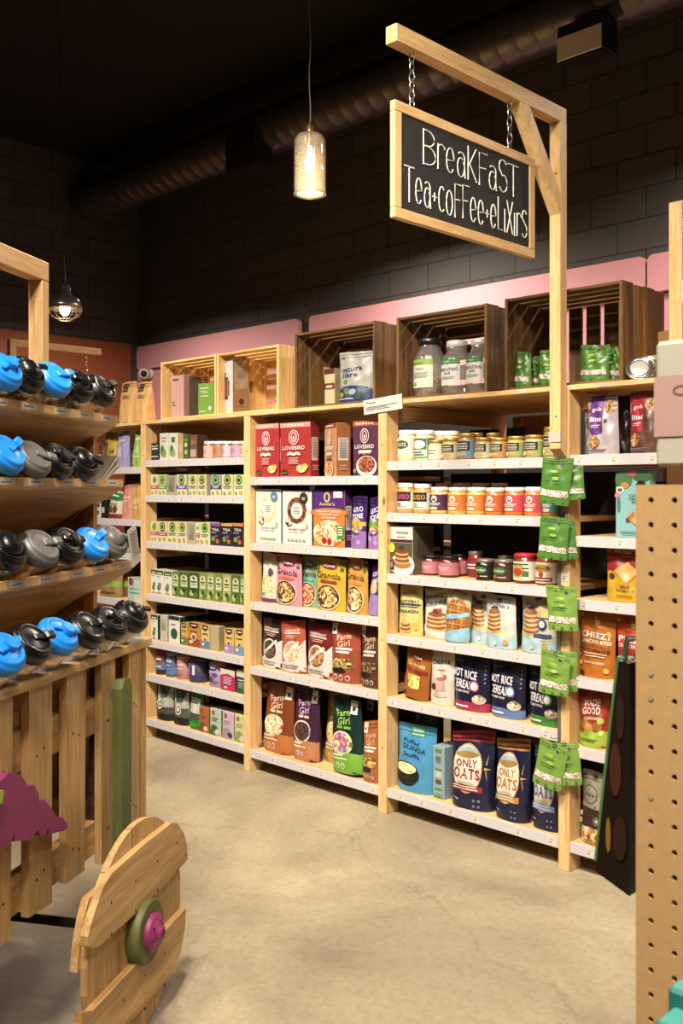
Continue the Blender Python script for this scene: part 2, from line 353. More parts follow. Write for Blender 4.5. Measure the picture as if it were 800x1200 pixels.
def block_mat(flip):
    m, nt, b = pbsdf('black_painted_block'); tc = N(nt, 'ShaderNodeTexCoord'); sp = N(nt, 'ShaderNodeSeparateXYZ'); co = N(nt, 'ShaderNodeCombineXYZ')
    nt.links.new(tc.outputs['Object'], sp.inputs[0]); nt.links.new(sp.outputs[1 if flip else 0], co.inputs[0]); nt.links.new(sp.outputs[2], co.inputs[1])
    br = N(nt, 'ShaderNodeTexBrick'); br.inputs['Scale'].default_value = 1; br.inputs['Brick Width'].default_value = .405; br.inputs['Row Height'].default_value = .203
    br.inputs['Mortar Size'].default_value = .006; br.inputs['Color1'].default_value = lin('#474442'); br.inputs['Color2'].default_value = lin('#4e4b48'); br.inputs['Mortar'].default_value = lin('#2f2d2b')
    nt.links.new(co.outputs[0], br.inputs['Vector']); nt.links.new(br.outputs['Color'], b.inputs['Base Color']); b.inputs['Roughness'].default_value = .75
    no = N(nt, 'ShaderNodeTexNoise'); no.inputs['Scale'].default_value = 60; no.inputs['Detail'].default_value = 4; nt.links.new(tc.outputs['Object'], no.inputs['Vector'])
    ad = N(nt, 'ShaderNodeMath', operation='MULTIPLY_ADD'); ad.inputs[1].default_value = -.8; nt.links.new(br.outputs['Fac'], ad.inputs[0]); nt.links.new(no.outputs['Fac'], ad.inputs[2])
    bu = N(nt, 'ShaderNodeBump'); bu.inputs['Strength'].default_value = .7; bu.inputs['Distance'].default_value = .008; nt.links.new(ad.outputs[0], bu.inputs['Height']); nt.links.new(bu.outputs[0], b.inputs['Normal'])
    return m
def struct(name, mb): o = mb.build(name); o['kind'] = 'structure'; return o
XW, YW, ZC = -8.85, 5.86, 4.85
struct('floor', MB().box(XW - .1, 3.2, -3.0, YW + .1, -.1, 0, floor_mat()))
struct('ceiling', MB().box(XW - .1, 3.2, -3.0, YW + .1, ZC, ZC + .1, bumped('#0d0b0a', .9, 8, .3, kind='black_ceiling_paint')))
struct('wall_back', MB().box(XW - .1, 3.2, YW, YW + .15, 0, ZC, block_mat(0)))
struct('wall_left', MB().box(XW - .15, XW, -3.0, YW, 0, ZC, block_mat(1)))
pinkm = bumped('#d69aa2', .6, 30, .1, kind='pink_paint')
struct('trim_1', MB().box(XW, 1.5, YW - .012, YW - .001, 2.05, 2.74, pinkm))
struct('baseboard_back', MB().box(XW, 1.5, YW - .014, YW - .001, 0, 2.049, bumped('#171312', .8, 20, .2, kind='dark_lower_wall')))  # added dark sheet over the lower wall so shelf gaps look black
brown = bumped('#8a4a26', .7, 26, .25, kind='rust_panel_paint', vary=.12)
struct('trim_2', MB().box(XW + .001, XW + .02, -2.9, YW - .10, 0, 3.02, brown))
xg = onY(349, 400, YW - .06)[0]; xg2 = onY(362, 400, YW - .06)[0]
def roundpanel(x0, x1, z0, z1, r):
    p = []
    for cx, cz, a0 in ((x1 - r, z1 - r, 0), (x0 + r, z1 - r, 90), (x0 + r, z0 + r, 180), (x1 - r, z0 + r, 270)):
        for k in range(5): a = R_(a0 + k * 22.5); p.append((cx + r * math.cos(a), cz + r * math.sin(a)))
    return p
def bandmb(x0, x1):
    mb = MB()
    mb.prism([(x, z) for x, z in roundpanel(x0, x1, 2.75, 2.99, .04)], YW - .06, YW - .012, 1, pinkm); return mb
struct('trim_3', bandmb(XW + .06, xg)); struct('trim_4', bandmb(xg2, -3.02)); struct('trim_5', bandmb(-3.0, 1.4))

# ------------------------------------------------------------------ duct and its registers
darkmetal = bumped('#6a6765', .36, 9, .15, kind='black_duct_metal', metal=.75)
d = tag(empty('air_duct', (0, 5.2, 4.39)), 'long round black spiral air duct running below the ceiling', 'air duct')
mb = MB(); prof = []
L0, L1 = -8.8, 3.0
n = int((L1 - L0) / .14)
for i in range(n + 1):
    x = i * .14; prof += [(.180, x), (.180, x + .120), (.1825, x + .126), (.1825, x + .134)]
mb.lathe(prof, darkmetal, 32); mb.xf(Matrix.Translation((L0, 0, 0)) @ Matrix.Rotation(R_(90), 4, 'Y')); mb.build('duct_pipe', d)
def register(u0, v0, u1, v1, white, lab):
    x0, z0, _ = onY(u0, v0, 4.98); x1, z1, _ = onY(u1, v1, 4.98)
    r = tag(empty('duct_register', ((x0 + x1) / 2, 4.98, z1)), lab, 'vent', 'registers under the air duct')
    w_ = (x1 - x0); h_ = z0 - z1; dk = plain('#1a1817', .6)
    MB().box(-w_ / 2, w_ / 2, -.008, 0, 0, h_, plain('#e8e4dc', .5) if white else dk, .003).build('front_plate', r)
    b2 = MB(); b2.box(-w_ / 2, w_ / 2, 0, .17, 0.01, h_ * .9 + .08, dk)
    b2.build('register_box', r)
    g = MB()
    for k in range(5): g.box(-w_ / 2 + .01, w_ / 2 - .01, .02 + k * .03, .03 + k * .03, -.008, .012, plain('#2b2826', .5))
    g.build('grille', r)
register(653, 46, 705, 55, True, 'white plated register under the black duct, upper right')
register(52, 264, 70, 276, True, 'small white plated register under the duct at the far left')
register(265, 170, 299, 190, False, 'black register on the duct between the two pendants')

# ------------------------------------------------------------------ pendants
def cord(p0, p1, r, m, parent, sag=0, name='cord'):
    n = 24; pts = []
    for i in range(n + 1):
        t = i / n; a = t * 60
        pts.append((p0[0] + (p1[0] - p0[0]) * t + .0025 * math.sin(a * .7), p0[1] + (p1[1] - p0[1]) * t + .0025 * math.cos(a * .5), p0[2] + (p1[2] - p0[2]) * t))
    return MB().tube(pts, r, m, 6).build(name, parent)
def bulb(parent, z, r, h, strength, power, nm='bulb'):
    m = MB().lathe([(r * .35, 0), (r * .4, h * .2), (r * .85, h * .45), (r, h * .65), (r * .8, h * .88), (r * .4, h * .98), (0.001, h)], emis('#ffd9a0', strength), 14)
    m.xf(Matrix.Translation((0, 0, z)) @ Matrix.Rotation(math.pi, 4, 'X')); o = m.build(nm, parent)
    l = bpy.data.lights.new('pendant_light', 'POINT'); l.energy = power; l.color = (1, .78, .5); l.shadow_soft_size = r
    lo = bpy.data.objects.new('pendant_light', l); C.objects.link(lo); lo.parent = parent; lo.location = (0, 0, z - h * 1.4); return o
# glass cylinder pendant at depth 4.3
P = world((363 - 400) / F * 4.3, 4.3); zt = HCAM + (CYP - 156) * 4.3 / F
p = tag(empty('glass_pendant_lamp', (P.x, P.y, zt)), 'clear glass cylinder pendant lamp hanging in front of the dark wall', 'pendant lamp')
mb = MB(); R0 = .071; H0 = .27
mb.lathe([(.012, 0), (.04, -.004), (.060, -.014), (R0, -.04), (R0, -H0 + .02), (R0 - .004, -H0), (R0 - .008, -H0), (R0 - .005, -H0 + .02), (R0 - .003, -.04)], glass('#fff6e6', .05, .16), 32, cap=False)
mb.build('glass_shade', p)
MB().lathe([(R0 - .012, -H0 + .004), (R0 + .001, -H0 - .002), (R0 + .001, -H0 + .006), (R0 - .010, -H0 + .012)], glass('#ffffff', .05, .5), 32, cap=False).build('shade_rim', p)
MB().lathe([(.014, .0), (.016, .03), (.010, .035), (.004, .05)], plain('#b08d5c', .35, .8), 14).build('cap', p)
MB().lathe([(.012, -.002), (.014, -.02), (.014, -.055), (.011, -.058)], plain('#8a7a60', .4, .7), 14).build('socket', p)
bulb(p, -.058, .021, .12, 60, 3)
MB().tube([(.004, 0, -.08), (-.006, .004, -.2)], .0015, plain('#d8c8a0', .4, .5), 5).build('filament_rod', p)
cord((0, 0, .05), (-.002, 0, ZC - zt), .0025, plain('#8f8676', .5), p)
# caged dome pendant
D2 = 6.45; P = world((76 - 400) / F * D2, D2); zt = HCAM + (CYP - 342) * D2 / F
p = tag(empty('cage_pendant_lamp', (P.x, P.y, zt)), 'small pendant lamp with grey metal dome and wire cage around its bulb', 'pendant lamp')
steel = plain('#8d857a', .3, .85)
MB().lathe([(.028, .03), (.034, .025), (.034, -.01), (.05, -.022), (.085, -.045), (.107, -.085), (.112, -.115), (.108, -.115), (.100, -.085), (.075, -.05)], steel, 28, cap=False).build('dome_shade', p)
MB().lathe([(.020, .05), (.028, .04), (.028, .0)], plain('#4c4640', .4, .6), 16).build('socket_cap', p)
mb = MB()
for k in range(10):
    a = k * math.pi / 5; pts = [(.110 * math.cos(a), .110 * math.sin(a), -.115)]
    for j in range(1, 6): t = j / 5 * 1.2; pts.append((.11 * math.cos(t) * math.cos(a), .11 * math.cos(t) * math.sin(a), -.115 - .075 * math.sin(t)))
    mb.tube(pts, .0022, steel, 5)
for rr, zz in ((.112, -.115), (.088, -.160), (.042, -.186)):
    mb.tube([(rr * math.cos(k * .3927), rr * math.sin(k * .3927), zz) for k in range(16)], .0025, steel, 5, closed=True)
mb.build('wire_cage', p)
bulb(p, -.03, .035, .13, 45, 4)
cx, cz, _t = 0, 0, 0
cord((0, 0, .04), (-.06, -.02, ZC - zt - .02), .004, plain('#3a3430', .5), p)
MB().lathe([(.001, -.03), (.045, -.03), (.055, -.012), (.055, 0)], plain('#3c3632', .4, .3), 20, c=(-.06, -.02, ZC - zt)).build('ceiling_canopy', p)
# security camera on the pink wall
x, z, t = onY(170, 437, YW - .09)
sc_ = tag(empty('security_camera', (x, YW - .02, z)), 'small white dome security camera on the pink wall', 'security camera')
MB().lathe([(.055, 0), (.055, .02), (.045, .03)], plain('#d9d4cc', .4), 20).xf(Matrix.Rotation(R_(90), 4, 'X')).build('mount_base', sc_)
dq = Vector((.80, -.58, -.12)).to_track_quat('Z', 'Y').to_matrix().to_4x4(); MT = Matrix.Translation((0, -.085, -.01)) @ dq
MB().lathe([(.001, -.07), (.03, -.065), (.055, -.035), (.062, 0), (.055, .03), (.040, .050), (.034, .054)], plain('#d6d1c8', .35), 22).xf(MT).build('camera_head', sc_)
MB().lathe([(.033, .050), (.030, .062), (.018, .072), (.001, .075)], plain('#15130f', .15), 18).xf(MT).build('lens', sc_)

# ================================================================== SHELVING BAYS
YF = 3.356; SD = .44
PX = [-5.95, -4.988, -4.014, -3.041, -2.078, -1.12]      # post centres, left to right
LEV = [[1.63, 1.31, 1.10, .81, .55, .33, .12], [1.668, 1.459, 1.182, .869, .593, .387, .121], [1.558, 1.212, .898, .556, .114],
       [1.623, 1.387, 1.107, .829, .540, .120], [1.629, 1.314, 1.069, .766, .494, .118]]
ZTOP = 1.905
railm = plain('#b6b0af', .4, 0, 'rail'); tick = plain('#c9bfb0', .5); tickd = plain('#9c8f7e', .5); pw = plain('#4b2f14', .6)
screwm = plain('#2a2420', .4, .6)
def post_mb(h, ang=False):
    mb = MB().box(-.025, .025, 0, .085, 0, h, pine(2), .002)
    for zz in (.3, .8, 1.3, 1.7):
        if zz < h: mb.prism([(.004 * math.cos(a * 1.0472), zz + .004 * math.sin(a * 1.0472)) for a in range(6)], -.0006, .002, 1, screwm)
    return mb
bay_lab = ['far left pine shelving bay partly hidden behind the bottle cart', 'pine shelving bay of seven shelves stocked with tea boxes', 'pine shelving bay of five shelves stocked with cereal and granola',
           'pine shelving bay of six shelves with nut butter jars and oat bags', 'pine shelving bay at the right beside the pegboard, stocked with crackers']
rnd = random.Random(5)
for b in range(5):
    xa, xb = PX[b] + .0265, PX[b + 1] - .0265
    u = tag(empty('shelving_bay', (PX[b], YF - .02, 0)), bay_lab[b], 'shelving', 'pine shelving bays along the aisle')
    def lx(x): return x - PX[b]
    post_mb(ZTOP - .021).build('post', u)
    MB().box(-.025, .025, 0, .07, 0, ZTOP - .021, pine(2), .002).build('post', u, loc=(0, .88, 0))
    if b == 4:
        post_mb(ZTOP - .021).build('post', u, loc=(PX[5] - PX[4], 0, 0)); MB().box(-.025, .025, 0, .07, 0, ZTOP - .021, pine(2), .002).build('post', u, loc=(PX[5] - PX[4], .88, 0))
    tb = MB().box(lx(PX[b] + (-.025 if b else -.025)), lx(PX[b + 1] - .0255), .0, .96, ZTOP - .02, ZTOP, pine(0), .002)
    tb.build('top_board', u)
    # small paper stickers on the top board edge
    for k in range(3):
        st = MB()
        x = lx(xa + (xb - xa) * (.16 + .33 * k + rnd.uniform(-.05, .05))); st.box(x - .018, x + .018, -.0012, -.0002, ZTOP - .017, ZTOP - .003, ink('#d9cfbf')); st.build('edge_sticker', u)
    # cross rail under the top, at the sides
    MB().box(.026, .045, .10, .86, ZTOP - .09, ZTOP - .022, pine(1)).build('side_rail', u)
    for i, z in enumerate(LEV[b]):
        s = MB().box(lx(xa), lx(xb), .012, .02 + SD, z - .022, z, pine(0), .001).build('shelf_board', u)
        r = MB(); r.box(lx(xa), lx(xb), .002, .0115, z - .040, z + .002, railm, .001)
        n = rnd.randint(5, 7)
        for k in range(n):
            x = lx(xa) + .05 + (xb - xa - .1) * (k + rnd.uniform(-.25, .25)) / max(1, n - 1); x = min(max(x, lx(xa) + .03), lx(xb) - .03)
            r.box(x - .017, x + .017, .0012, .002, z - .033, z - .006, tick)
            r.box(x - .013, x + .013, .0008, .0012, z - .014, z - .010, tickd); r.box(x - .011, x + .004, .0008, .0012, z - .028, z - .019, tickd)
        rr = r.build('price_rail', s)
        # the boards of the opposite side of the double rack
        if i % 1 == 0:
            MB().box(lx(xa), lx(xb), .52, .93, z - .022, z, pine(0)).build('rear_shelf_board', u)
    # added dark board between the open sides, stands in for the black gaps
    zt_ = LEV[b][0] if b == 3 else 1.80
    if b in (1, 2, 0): MB().box(lx(xa), lx(xb), .475, .485, .0, zt_ - .03, bumped('#241609', .8, 12, .2, kind='dark_backing')).build('backing_board', u)
    elif b == 3: MB().box(lx(xa), lx(xb), .475, .485, .0, LEV[3][0] - .05, bumped('#1d130a', .8, 12, .2, kind='dark_backing')).build('backing_board', u)
    else: MB().box(lx(xa), lx(xb), .475, .485, .0, LEV[4][0] - .1, bumped('#1d130a', .8, 12, .2, kind='dark_backing')).build('backing_board', u)

# ------------------------------------------------------------------ sign bracket and chalkboard
XS = -2.084
sb = tag(empty('sign_bracket', (XS, 3.284, 1.62)), 'tall pine gallows bracket holding the chalkboard over the aisle', 'sign bracket')
zb = onY(655, 536, 3.284)[1] - 1.62; zt = 2.925 - 1.62
mb = MB(); mb.prism([(0, zb + .035), (.045, zb), (.045, zt), (0, zt)], -.024, .024, 0, pine(2))
mb.build('upright', sb)
MB().box(-.024, .024, -.955, .045, zt, zt + .058, pine(1), .002).build('arm', sb)
mb = MB(); mb.prism([(-.50 + .29, zt), (-.50 + .23 + .0, zt), (0, zt - .36), (0, zt - .28)], -.024, .024, 0, pine(2)); mb.build('brace', sb)
MB().box(-.0265, .0265, -.004, .0, zb + .06, zb + .1, ink('#cfc4b2')).build('price_sticker', sb)
for zz in (.1, .16, zt - .2, zt - .3):
    mb = MB(); mb.prism([(.004 * math.cos(a * 1.0472) + .005, zz + .004 * math.sin(a * 1.0472)) for a in range(6)], -.0008, .003, 1, screwm); mb.build('screw', sb)
# chalkboard, faces +X
zc0, zc1, yc0, yc1 = 2.368, 2.745, 2.335, 3.13
cb = tag(empty('hanging_chalkboard', (XS, (yc0 + yc1) / 2, zc0)), 'framed chalkboard lettered breakfast, tea, coffee and elixirs, hanging from chains', 'chalkboard sign')
W2, H2 = yc1 - yc0, zc1 - zc0; FW2 = .034
MB().box(-.006, .006, -W2 / 2 + .02, W2 / 2 - .02, .02, H2 - .02, bumped('#1f1d1b', .85, 14, .1, kind='chalkboard', vary=.2)).build('slate', cb)
fr = MB()
fr.box(-.011, .011, -W2 / 2, W2 / 2, 0, FW2, pine(1), .002); fr.box(-.011, .011, -W2 / 2, W2 / 2, H2 - FW2, H2, pine(1), .002)
fr.box(-.011, .011, -W2 / 2, -W2 / 2 + FW2, FW2, H2 - FW2, pine(2), .002); fr.box(-.011, .011, W2 / 2 - FW2, W2 / 2, FW2, H2 - FW2, pine(2), .002)
fr.build('frame', cb)
def arc(cx, cy, rx, ry, a0, a1, n=10): return [(cx + rx * math.cos(R_(a0 + (a1 - a0) * i / n)), cy + ry * math.sin(R_(a0 + (a1 - a0) * i / n))) for i in range(n + 1)]
GL = {  # hand lettering, strokes in a box of given width, height 1
 'B': (.46, [[(.04, 0), (.04, 1)], [(.04, .98)] + arc(.16, .76, .24, .22, 90, -90) + [(.04, .54)], [(.04, .52)] + arc(.18, .28, .26, .25, 90, -90) + [(.04, .02)]]),
 'r': (.30, [[(.06, 0), (.06, .72)], [(.06, .5)] + arc(.18, .56, .12, .16, 150, 20)]),
 'e': (.38, [[(.05, .36), (.31, .40)] + arc(.18, .38, .13, .36, 5, 320, 14)]),
 'a': (.38, [arc(.17, .28, .12, .28, 60, 400, 14), [(.08, .66)] + arc(.17, .58, .13, .14, 120, 0) + [(.30, .3), (.32, 0)]]),
 'K': (.40, [[(.05, 0), (.05, 1)], [(.34, .98), (.07, .42)], [(.1, .5), (.36, 0)]]),
 'F': (.38, [[(.06, 0), (.06, .98), (.36, .98)], [(.06, .52), (.30, .54)]]),
 'S': (.40, [arc(.2, .76, .15, .22, 30, 200) + arc(.2, .5, .02, .05, 180, 190, 2) + arc(.2, .27, .16, .27, 70, -150)]),
 'T': (.44, [[(.0, .98), (.42, .98)], [(.21, .98), (.21, 0)]]),
 '+': (.26, [[(.02, .36), (.22, .36)], [(.12, .24), (.12, .48)]]),
 'c': (.36, [arc(.19, .36, .14, .36, 50, 310, 14)]), 'o': (.38, [arc(.18, .36, .14, .36, 0, 360, 16)]),
 'f': (.34, [[(.08, 0), (.08, .98), (.32, .98)], [(.08, .5), (.26, .5)]]),
 'L': (.34, [[(.05, 1), (.05, .02), (.28, .02)]]), 'u': (.36, [[(.05, .9), (.05, .25)] + arc(.16, .22, .11, .22, 180, 360) + [(.27, .9), (.3, 0)]]),
 'X': (.38, [[(.03, 1), (.34, 0)], [(.34, 1), (.03, 0)]]), 'i': (.14, [[(.06, 0), (.06, .72)]]), 's': (.34, [arc(.17, .66, .12, .2, 30, 200) + arc(.17, .22, .13, .22, 70, -150)]),
}
def letter_line(mb, text, y0, y1, z0, h, drop=0, tw=.0024):
    W_ = sum(GL[c][0] for c in text); k = (y1 - y0) / W_; x = 0; rj = random.Random(3)
    for ci, c in enumerate(text):
        g = GL[c]; dz = rj.uniform(-.03, .03) * h
        for st in g[1]:
            mb.tube([(.0068, y0 + (x + q[0]) * k, z0 + dz + q[1] * h + drop * (x / W_)) for q in st], tw, chalk, 5)
        x += g[0]
chalk = plain('#e4dccb', .9, 0, 'chalk')
mb = MB()
letter_line(mb, 'BreaKFaST', -W2 / 2 + .14, W2 / 2 - .10, H2 * .545, .118)
letter_line(mb, 'Tea+coFFee+eLiXirs', -W2 / 2 + .05, W2 / 2 - .045, H2 * .17, .118)
mb.xf(Matrix.Diagonal((1, 1, 1, 1))); mb.build('chalk_lettering', cb)
def chain(parent, p0, p1, name='chain'):
    p0, p1 = Vector(p0), Vector(p1); n = max(3, int((p1 - p0).length / .028)); mb = MB(); cm = plain('#b5aea4', .25, .9)
    for i in range(n):
        c = p0 + (p1 - p0) * ((i + .5) / n); h_ = (p1 - p0).length / n * .68; w_ = .010
        pts = []
        for k in range(12): a = k * math.pi / 6; x = w_ * math.cos(a); z = h_ * math.sin(a); pts.append((c.x + (x if i % 2 else 0), c.y + (0 if i % 2 else x), c.z + z))
        mb.tube(pts, .0022, cm, 5, closed=True)
    return mb.build(name, parent)
for yy in (2.43, 2.98):
    chain(cb, (0, yy - (yc0 + yc1) / 2, H2 - .005), (0, yy - (yc0 + yc1) / 2, 2.925 - zc0))
# short bracket beyond the right bay
x0, z0, _ = onY(791, 235, 3.284)
rb = tag(empty('sign_bracket', (-1.53, 3.30, ZTOP)), 'plain pine upright standing on the right bay above the carton', 'sign bracket')
xr = onY(791, 300, 3.30)[0]; zr = onY(791, 236, 3.30)[1]
rb.location.x = xr
MB().box(-.025, .025, 0, .045, 0, zr - ZTOP, pine(2), .002).build('upright', rb)
mb = MB(); mb.prism([(.026, .25), (.026, .33), (.20, .55), (.20, .47)], .0, .04, 1, pine(2)); mb.build('brace', rb)
MB().box(.026, .30, 0, .045, .50, .55, pine(0), .002).build('arm', rb)

# ================================================================== BOTTLE CART (left foreground)
RZ = (0, 0, BETA); CW = cartwood
cart = tag(empty('display_cart', (G0.x, G0.y, 0), RZ), 'pallet wood display cart with round plank wheel and tilted shelves of jars', 'display cart')
SE = .40; S0 = -1.25
# slats of the front
slx = [(-1.20, -1.06), (-.98, -.84), (-.76, -.63), (-.53, onG(15, 900, .15)[0])] + [(onG(a_, 900, .15)[0], onG(c_, 900, .15)[0]) for a_, c_ in ((34, 61), (78, 101), (119, 135), (151, 166))]
for k, (a, b_) in enumerate(slx):
    mb = MB(); zb_ = .44 + .012 * ((k * 7) % 3 - 1)
    mb.prism([(a, zb_), (b_ - .01 * (k % 2), zb_ - .008 + .006 * (k % 2)), (b_, 1.005), (a, 1.005)], .15, .172, 1, CW(2))
    for zz in (.83, .52):
        for xx in (a + .035, b_ - .04): mb.prism([(xx + .004 * math.cos(q * 1.0472), zz + .012 * ((k + (xx > a + .05)) % 2) + .004 * math.sin(q * 1.0472)) for q in range(6)], .1494, .152, 1, screwm)
    mb.build('front_slat', cart)
MB().box(.372, SE, .15, .22, .44, 1.005, CW(2), .002).build('corner_post', cart)
mb = MB(); mb.box(S0, SE + .01, .135, .235, 1.006, 1.032, CW(0), .003); mb.build('top_rail', cart)
MB().box(S0, .37, .173, .205, .80, .90, CW(0), .002).build('back_rail', cart)
MB().box(S0, .37, .173, .205, .455, .55, CW(0), .002).build('back_rail', cart)
# torn bark strip
mb = MB(); sq_ = onG(112, 900, .18)[0]; mb.prism([(sq_ + p_[0], p_[1]) for p_ in ((-.02, .46), (.03, .47), (.036, .62), (.03, .75), (.036, .98), (.0, .98), (.008, .80), (-.01, .66))], .176, .20, 1, bumped('#3e2410', .8, 40, .9, .006, 'dark_bark', .4)); mb.build('bark_edge', cart)
# rear slats and deck inside the base
for k in range(5):
    a = S0 + .12 + k * .33
    MB().box(a, a + .10, .86, .88, .44, 1.0, CW(2)).build('rear_slat', cart)
MB().box(S0, .37, .835, .86, .455, .55, CW(0)).build('rear_rail', cart)
for xx in (-1.1, .29): MB().box(xx, xx + .05, .206, .834, .462, .54, CW(1)).build('cross_bearer', cart)
MB().box(.372, SE, .22, .86, .462, 1.0, wood('side_planks', '#a87434', '#cf9b58', 2, 9, .5, seams=.11, seam_axis=1)).build('side_panel', cart)
# end panel above and centre back
def seamwood(): return wood('cart_upright_planks', '#a06c30', '#cb954f', 2, 9, .55, seams=.085, seam_axis=1)
def seamwoodx(): return wood('cart_back_planks', '#94622b', '#c08a48', 2, 9, .55, seams=.085, seam_axis=0)
MB().box(.372, SE - .002, .318, .60, 1.0, 1.74, seamwood()).build('end_panel', cart)
MB().box(.362, .3715, .312, .345, 1.0, 1.76, CW(2), .001).build('end_post', cart)
MB().box(S0, .37, .60, .618, .97, 1.74, seamwoodx()).build('back_panel', cart)
# tilted trough shelves: front edge y, height, depth
shelfs = [(.25, 1.73), (.23, 1.529), (.20, 1.272)]
stick = ink('#d5cdbf')
for yf, zt in shelfs:
    mb = MB(); yb = .56; dz = (yb - yf) * .62
    mb.prism([(yf, zt), (yf + .012, zt), (yf + .03, zt - .018), (yb, zt - dz), (yb, zt - dz - .018), (yf + .004, zt - .030), (yf, zt - .024)], S0, SE + .002, 0, CW(0))
    s = mb.build('tilted_shelf', cart)
    for k in range(11):
        g = MB(); x = .33 - k * .148 + .01 * (k % 3)
        g.box(x - .035, x + .035, yf - .001, yf - .0001, zt - .020, zt - .004, stick)
        g.box(x - .028, x + .02, yf - .0014, yf - .001, zt - .014, zt - .010, ink('#77706a')); g.build('jar_label_sticker', s)
    m2 = MB(); m2.prism([(yf + .10, zt - .080), (yf + .14, zt - .105), (.56, zt - .34), (.56, zt - .30)], .335, .36, 0, CW(1)); m2.build('shelf_brace', s)
mb = MB(); mb.prism([(.22, 1.005), (.24, .99), (.58, .80), (.58, .785), (.22, .975)], S0, .37, 0, CW(0)); mb.build('tilted_shelf', cart)
for k in range(11):
    g = MB(); x = .33 - k * .13
    g.add([(x - .045, .145, 1.0325), (x + .035, .145, 1.0325), (x + .035, .178, 1.0325), (x - .045, .178, 1.0325)], [(0, 1, 2, 3)], stick); g.build('jar_label_sticker', cart)
# arch
MB().box(.335, .377, .475, .525, 1.70, 2.16, pine(2), .003).build('arch_post', cart)
MB().box(S0, .377, .475, .525, 2.16, 2.222, pine(0), .003).build('arch_beam', cart)
# wheel
wh = empty('wheel', (0, 0, 0), parent=cart)
RW = .292; zc = .302
def circ_plank(x0, x1, y0, y1, zlo=None, zhi=None, horiz=False, r=RW):
    """vertical plank between x0..x1 cut by the circle"""
    pts = []; n = 7
    if not horiz:
        up = [(x0 + (x1 - x0) * i / n, zc + math.sqrt(max(1e-5, r * r - (x0 + (x1 - x0) * i / n) ** 2))) for i in range(n + 1)]
        lo = [(p[0], 2 * zc - p[1]) for p in up]; pts = up + lo[::-1]
    else:
        rt = [(math.sqrt(max(1e-5, r * r - (z - zc) ** 2)), z) for z in [zlo + (zhi - zlo) * i / n for i in range(n + 1)]]
        lf = [(-p[0], p[1]) for p in rt]; pts = rt + lf[::-1]
    return MB().prism(pts, y0, y1, 1, CW(0 if horiz else 2))
for a, b_ in ((-.290, -.186), (-.183, -.045), (-.042, .098), (.101, .215), (.218, .290)):
    circ_plank(a, b_, -.01, .008).build('wheel_plank', wh)
circ_plank(0, 0, .008, .028, zc + .03, zc + .185, True, r=.306).build('rear_wheel_plank', wh)
def hplank(zlo, zhi, zl2, zh2, y0, y1, rr=.315):
    n = 6; pts = []
    for i in range(n + 1):
        t = i / n; z = zlo + (zhi - zlo) * t; pts.append((math.sqrt(max(.0004, rr * rr - (z - zc) ** 2)) , z))
    for i in range(n + 1):
        t = 1 - i / n; z = zl2 + (zh2 - zl2) * t; pts.append((-math.sqrt(max(.0004, rr * rr - (z - zc) ** 2)), z))
    return MB().prism(pts, y0, y1, 1, CW(0))
def outline(px, y0, y1): return MB().prism([onG(a_, c_, y0)[:2] for a_, c_ in px], y0, y1, 1, CW(0))
E1 = outline([(108, 1111), (115, 1110), (160, 1070), (214, 1014), (220, 1007), (219, 990), (215, 975), (208, 965), (201.5, 964), (165, 993), (131, 1023.5), (121, 1040), (109, 1075), (103, 1098), (103, 1109)], -.030, -.010)
for q in range(8):
    xx = -.20 + (q % 4) * .14; zz = zc + (.08 if q < 4 else .16); E1.prism([(xx + .004 * math.cos(a * 1.0472), zz + .004 * math.sin(a * 1.0472)) for a in range(6)], -.0306, -.028, 1, screwm)
E1.build('wheel_plank', wh)
E2 = outline([(96, 1187), (108, 1185), (150, 1140), (203, 1080), (218, 1064), (217, 1085), (212, 1115), (203, 1138), (160, 1190), (125, 1222), (104, 1226), (95, 1205)], -.030, -.010)
for q in range(6):
    xx = -.13 + (q % 3) * .13; zz = zc - (.12 if q < 3 else .21); E2.prism([(xx + .004 * math.cos(a * 1.0472), zz + .004 * math.sin(a * 1.0472)) for a in range(6)], -.0306, -.028, 1, screwm)
E2.build('wheel_plank', wh)
def ydisc(prof, m, n=28, c=(0, zc)):
    mb = MB().lathe(prof, m, n); mb.xf(Matrix.Translation((c[0], 0, c[1])) @ Matrix.Rotation(R_(90), 4, 'X')); return mb
gpaint = bumped('#575c2c', .55, 60, .4, .002, 'green_paint', .12); ppaint = bumped('#842a5c', .5, 60, .4, .002, 'purple_paint', .1)
ydisc([(.082, .010), (.084, .014), (.084, .044), (.080, .048)], gpaint).build('hub_ring', wh)
hc = ydisc([(.050, .048), (.050, .060), (.046, .064), (.018, .066), (.018, .080), (.011, .082)], ppaint, 24).build('hub_cap', wh)
hb = MB()
for k in range(4):
    a = R_(45 + 90 * k); q = MB().lathe([(.006, .063), (.006, .067), (.002, .069)], ppaint, 8, c=(.035 * math.cos(a), .035 * math.sin(a), 0)); q.xf(Matrix.Translation((0, 0, zc)) @ Matrix.Rotation(R_(90), 4, 'X'))
    hb.add(q.v, q.f, ppaint)
hb.build('hub_bolt', wh)
ydisc([(.0085, .081), (.0085, .0835)], plain('#2a0f1e', .6), 12).build('hub_bore', wh)
mb = MB().tube([(0, .03, zc), (0, .84, zc)], .013, plain('#1b1a1a', .4, .3), 10); mb.build('axle', cart)
# second wheel on the far side, so the cart stands
wh2 = empty('wheel', (0, .90, 0), parent=cart)
for a, b_ in ((-.290, -.186), (-.183, -.045), (-.042, .098), (.101, .215), (.218, .290)):
    circ_plank(a, b_, -.01, .008).build('wheel_plank', wh2)
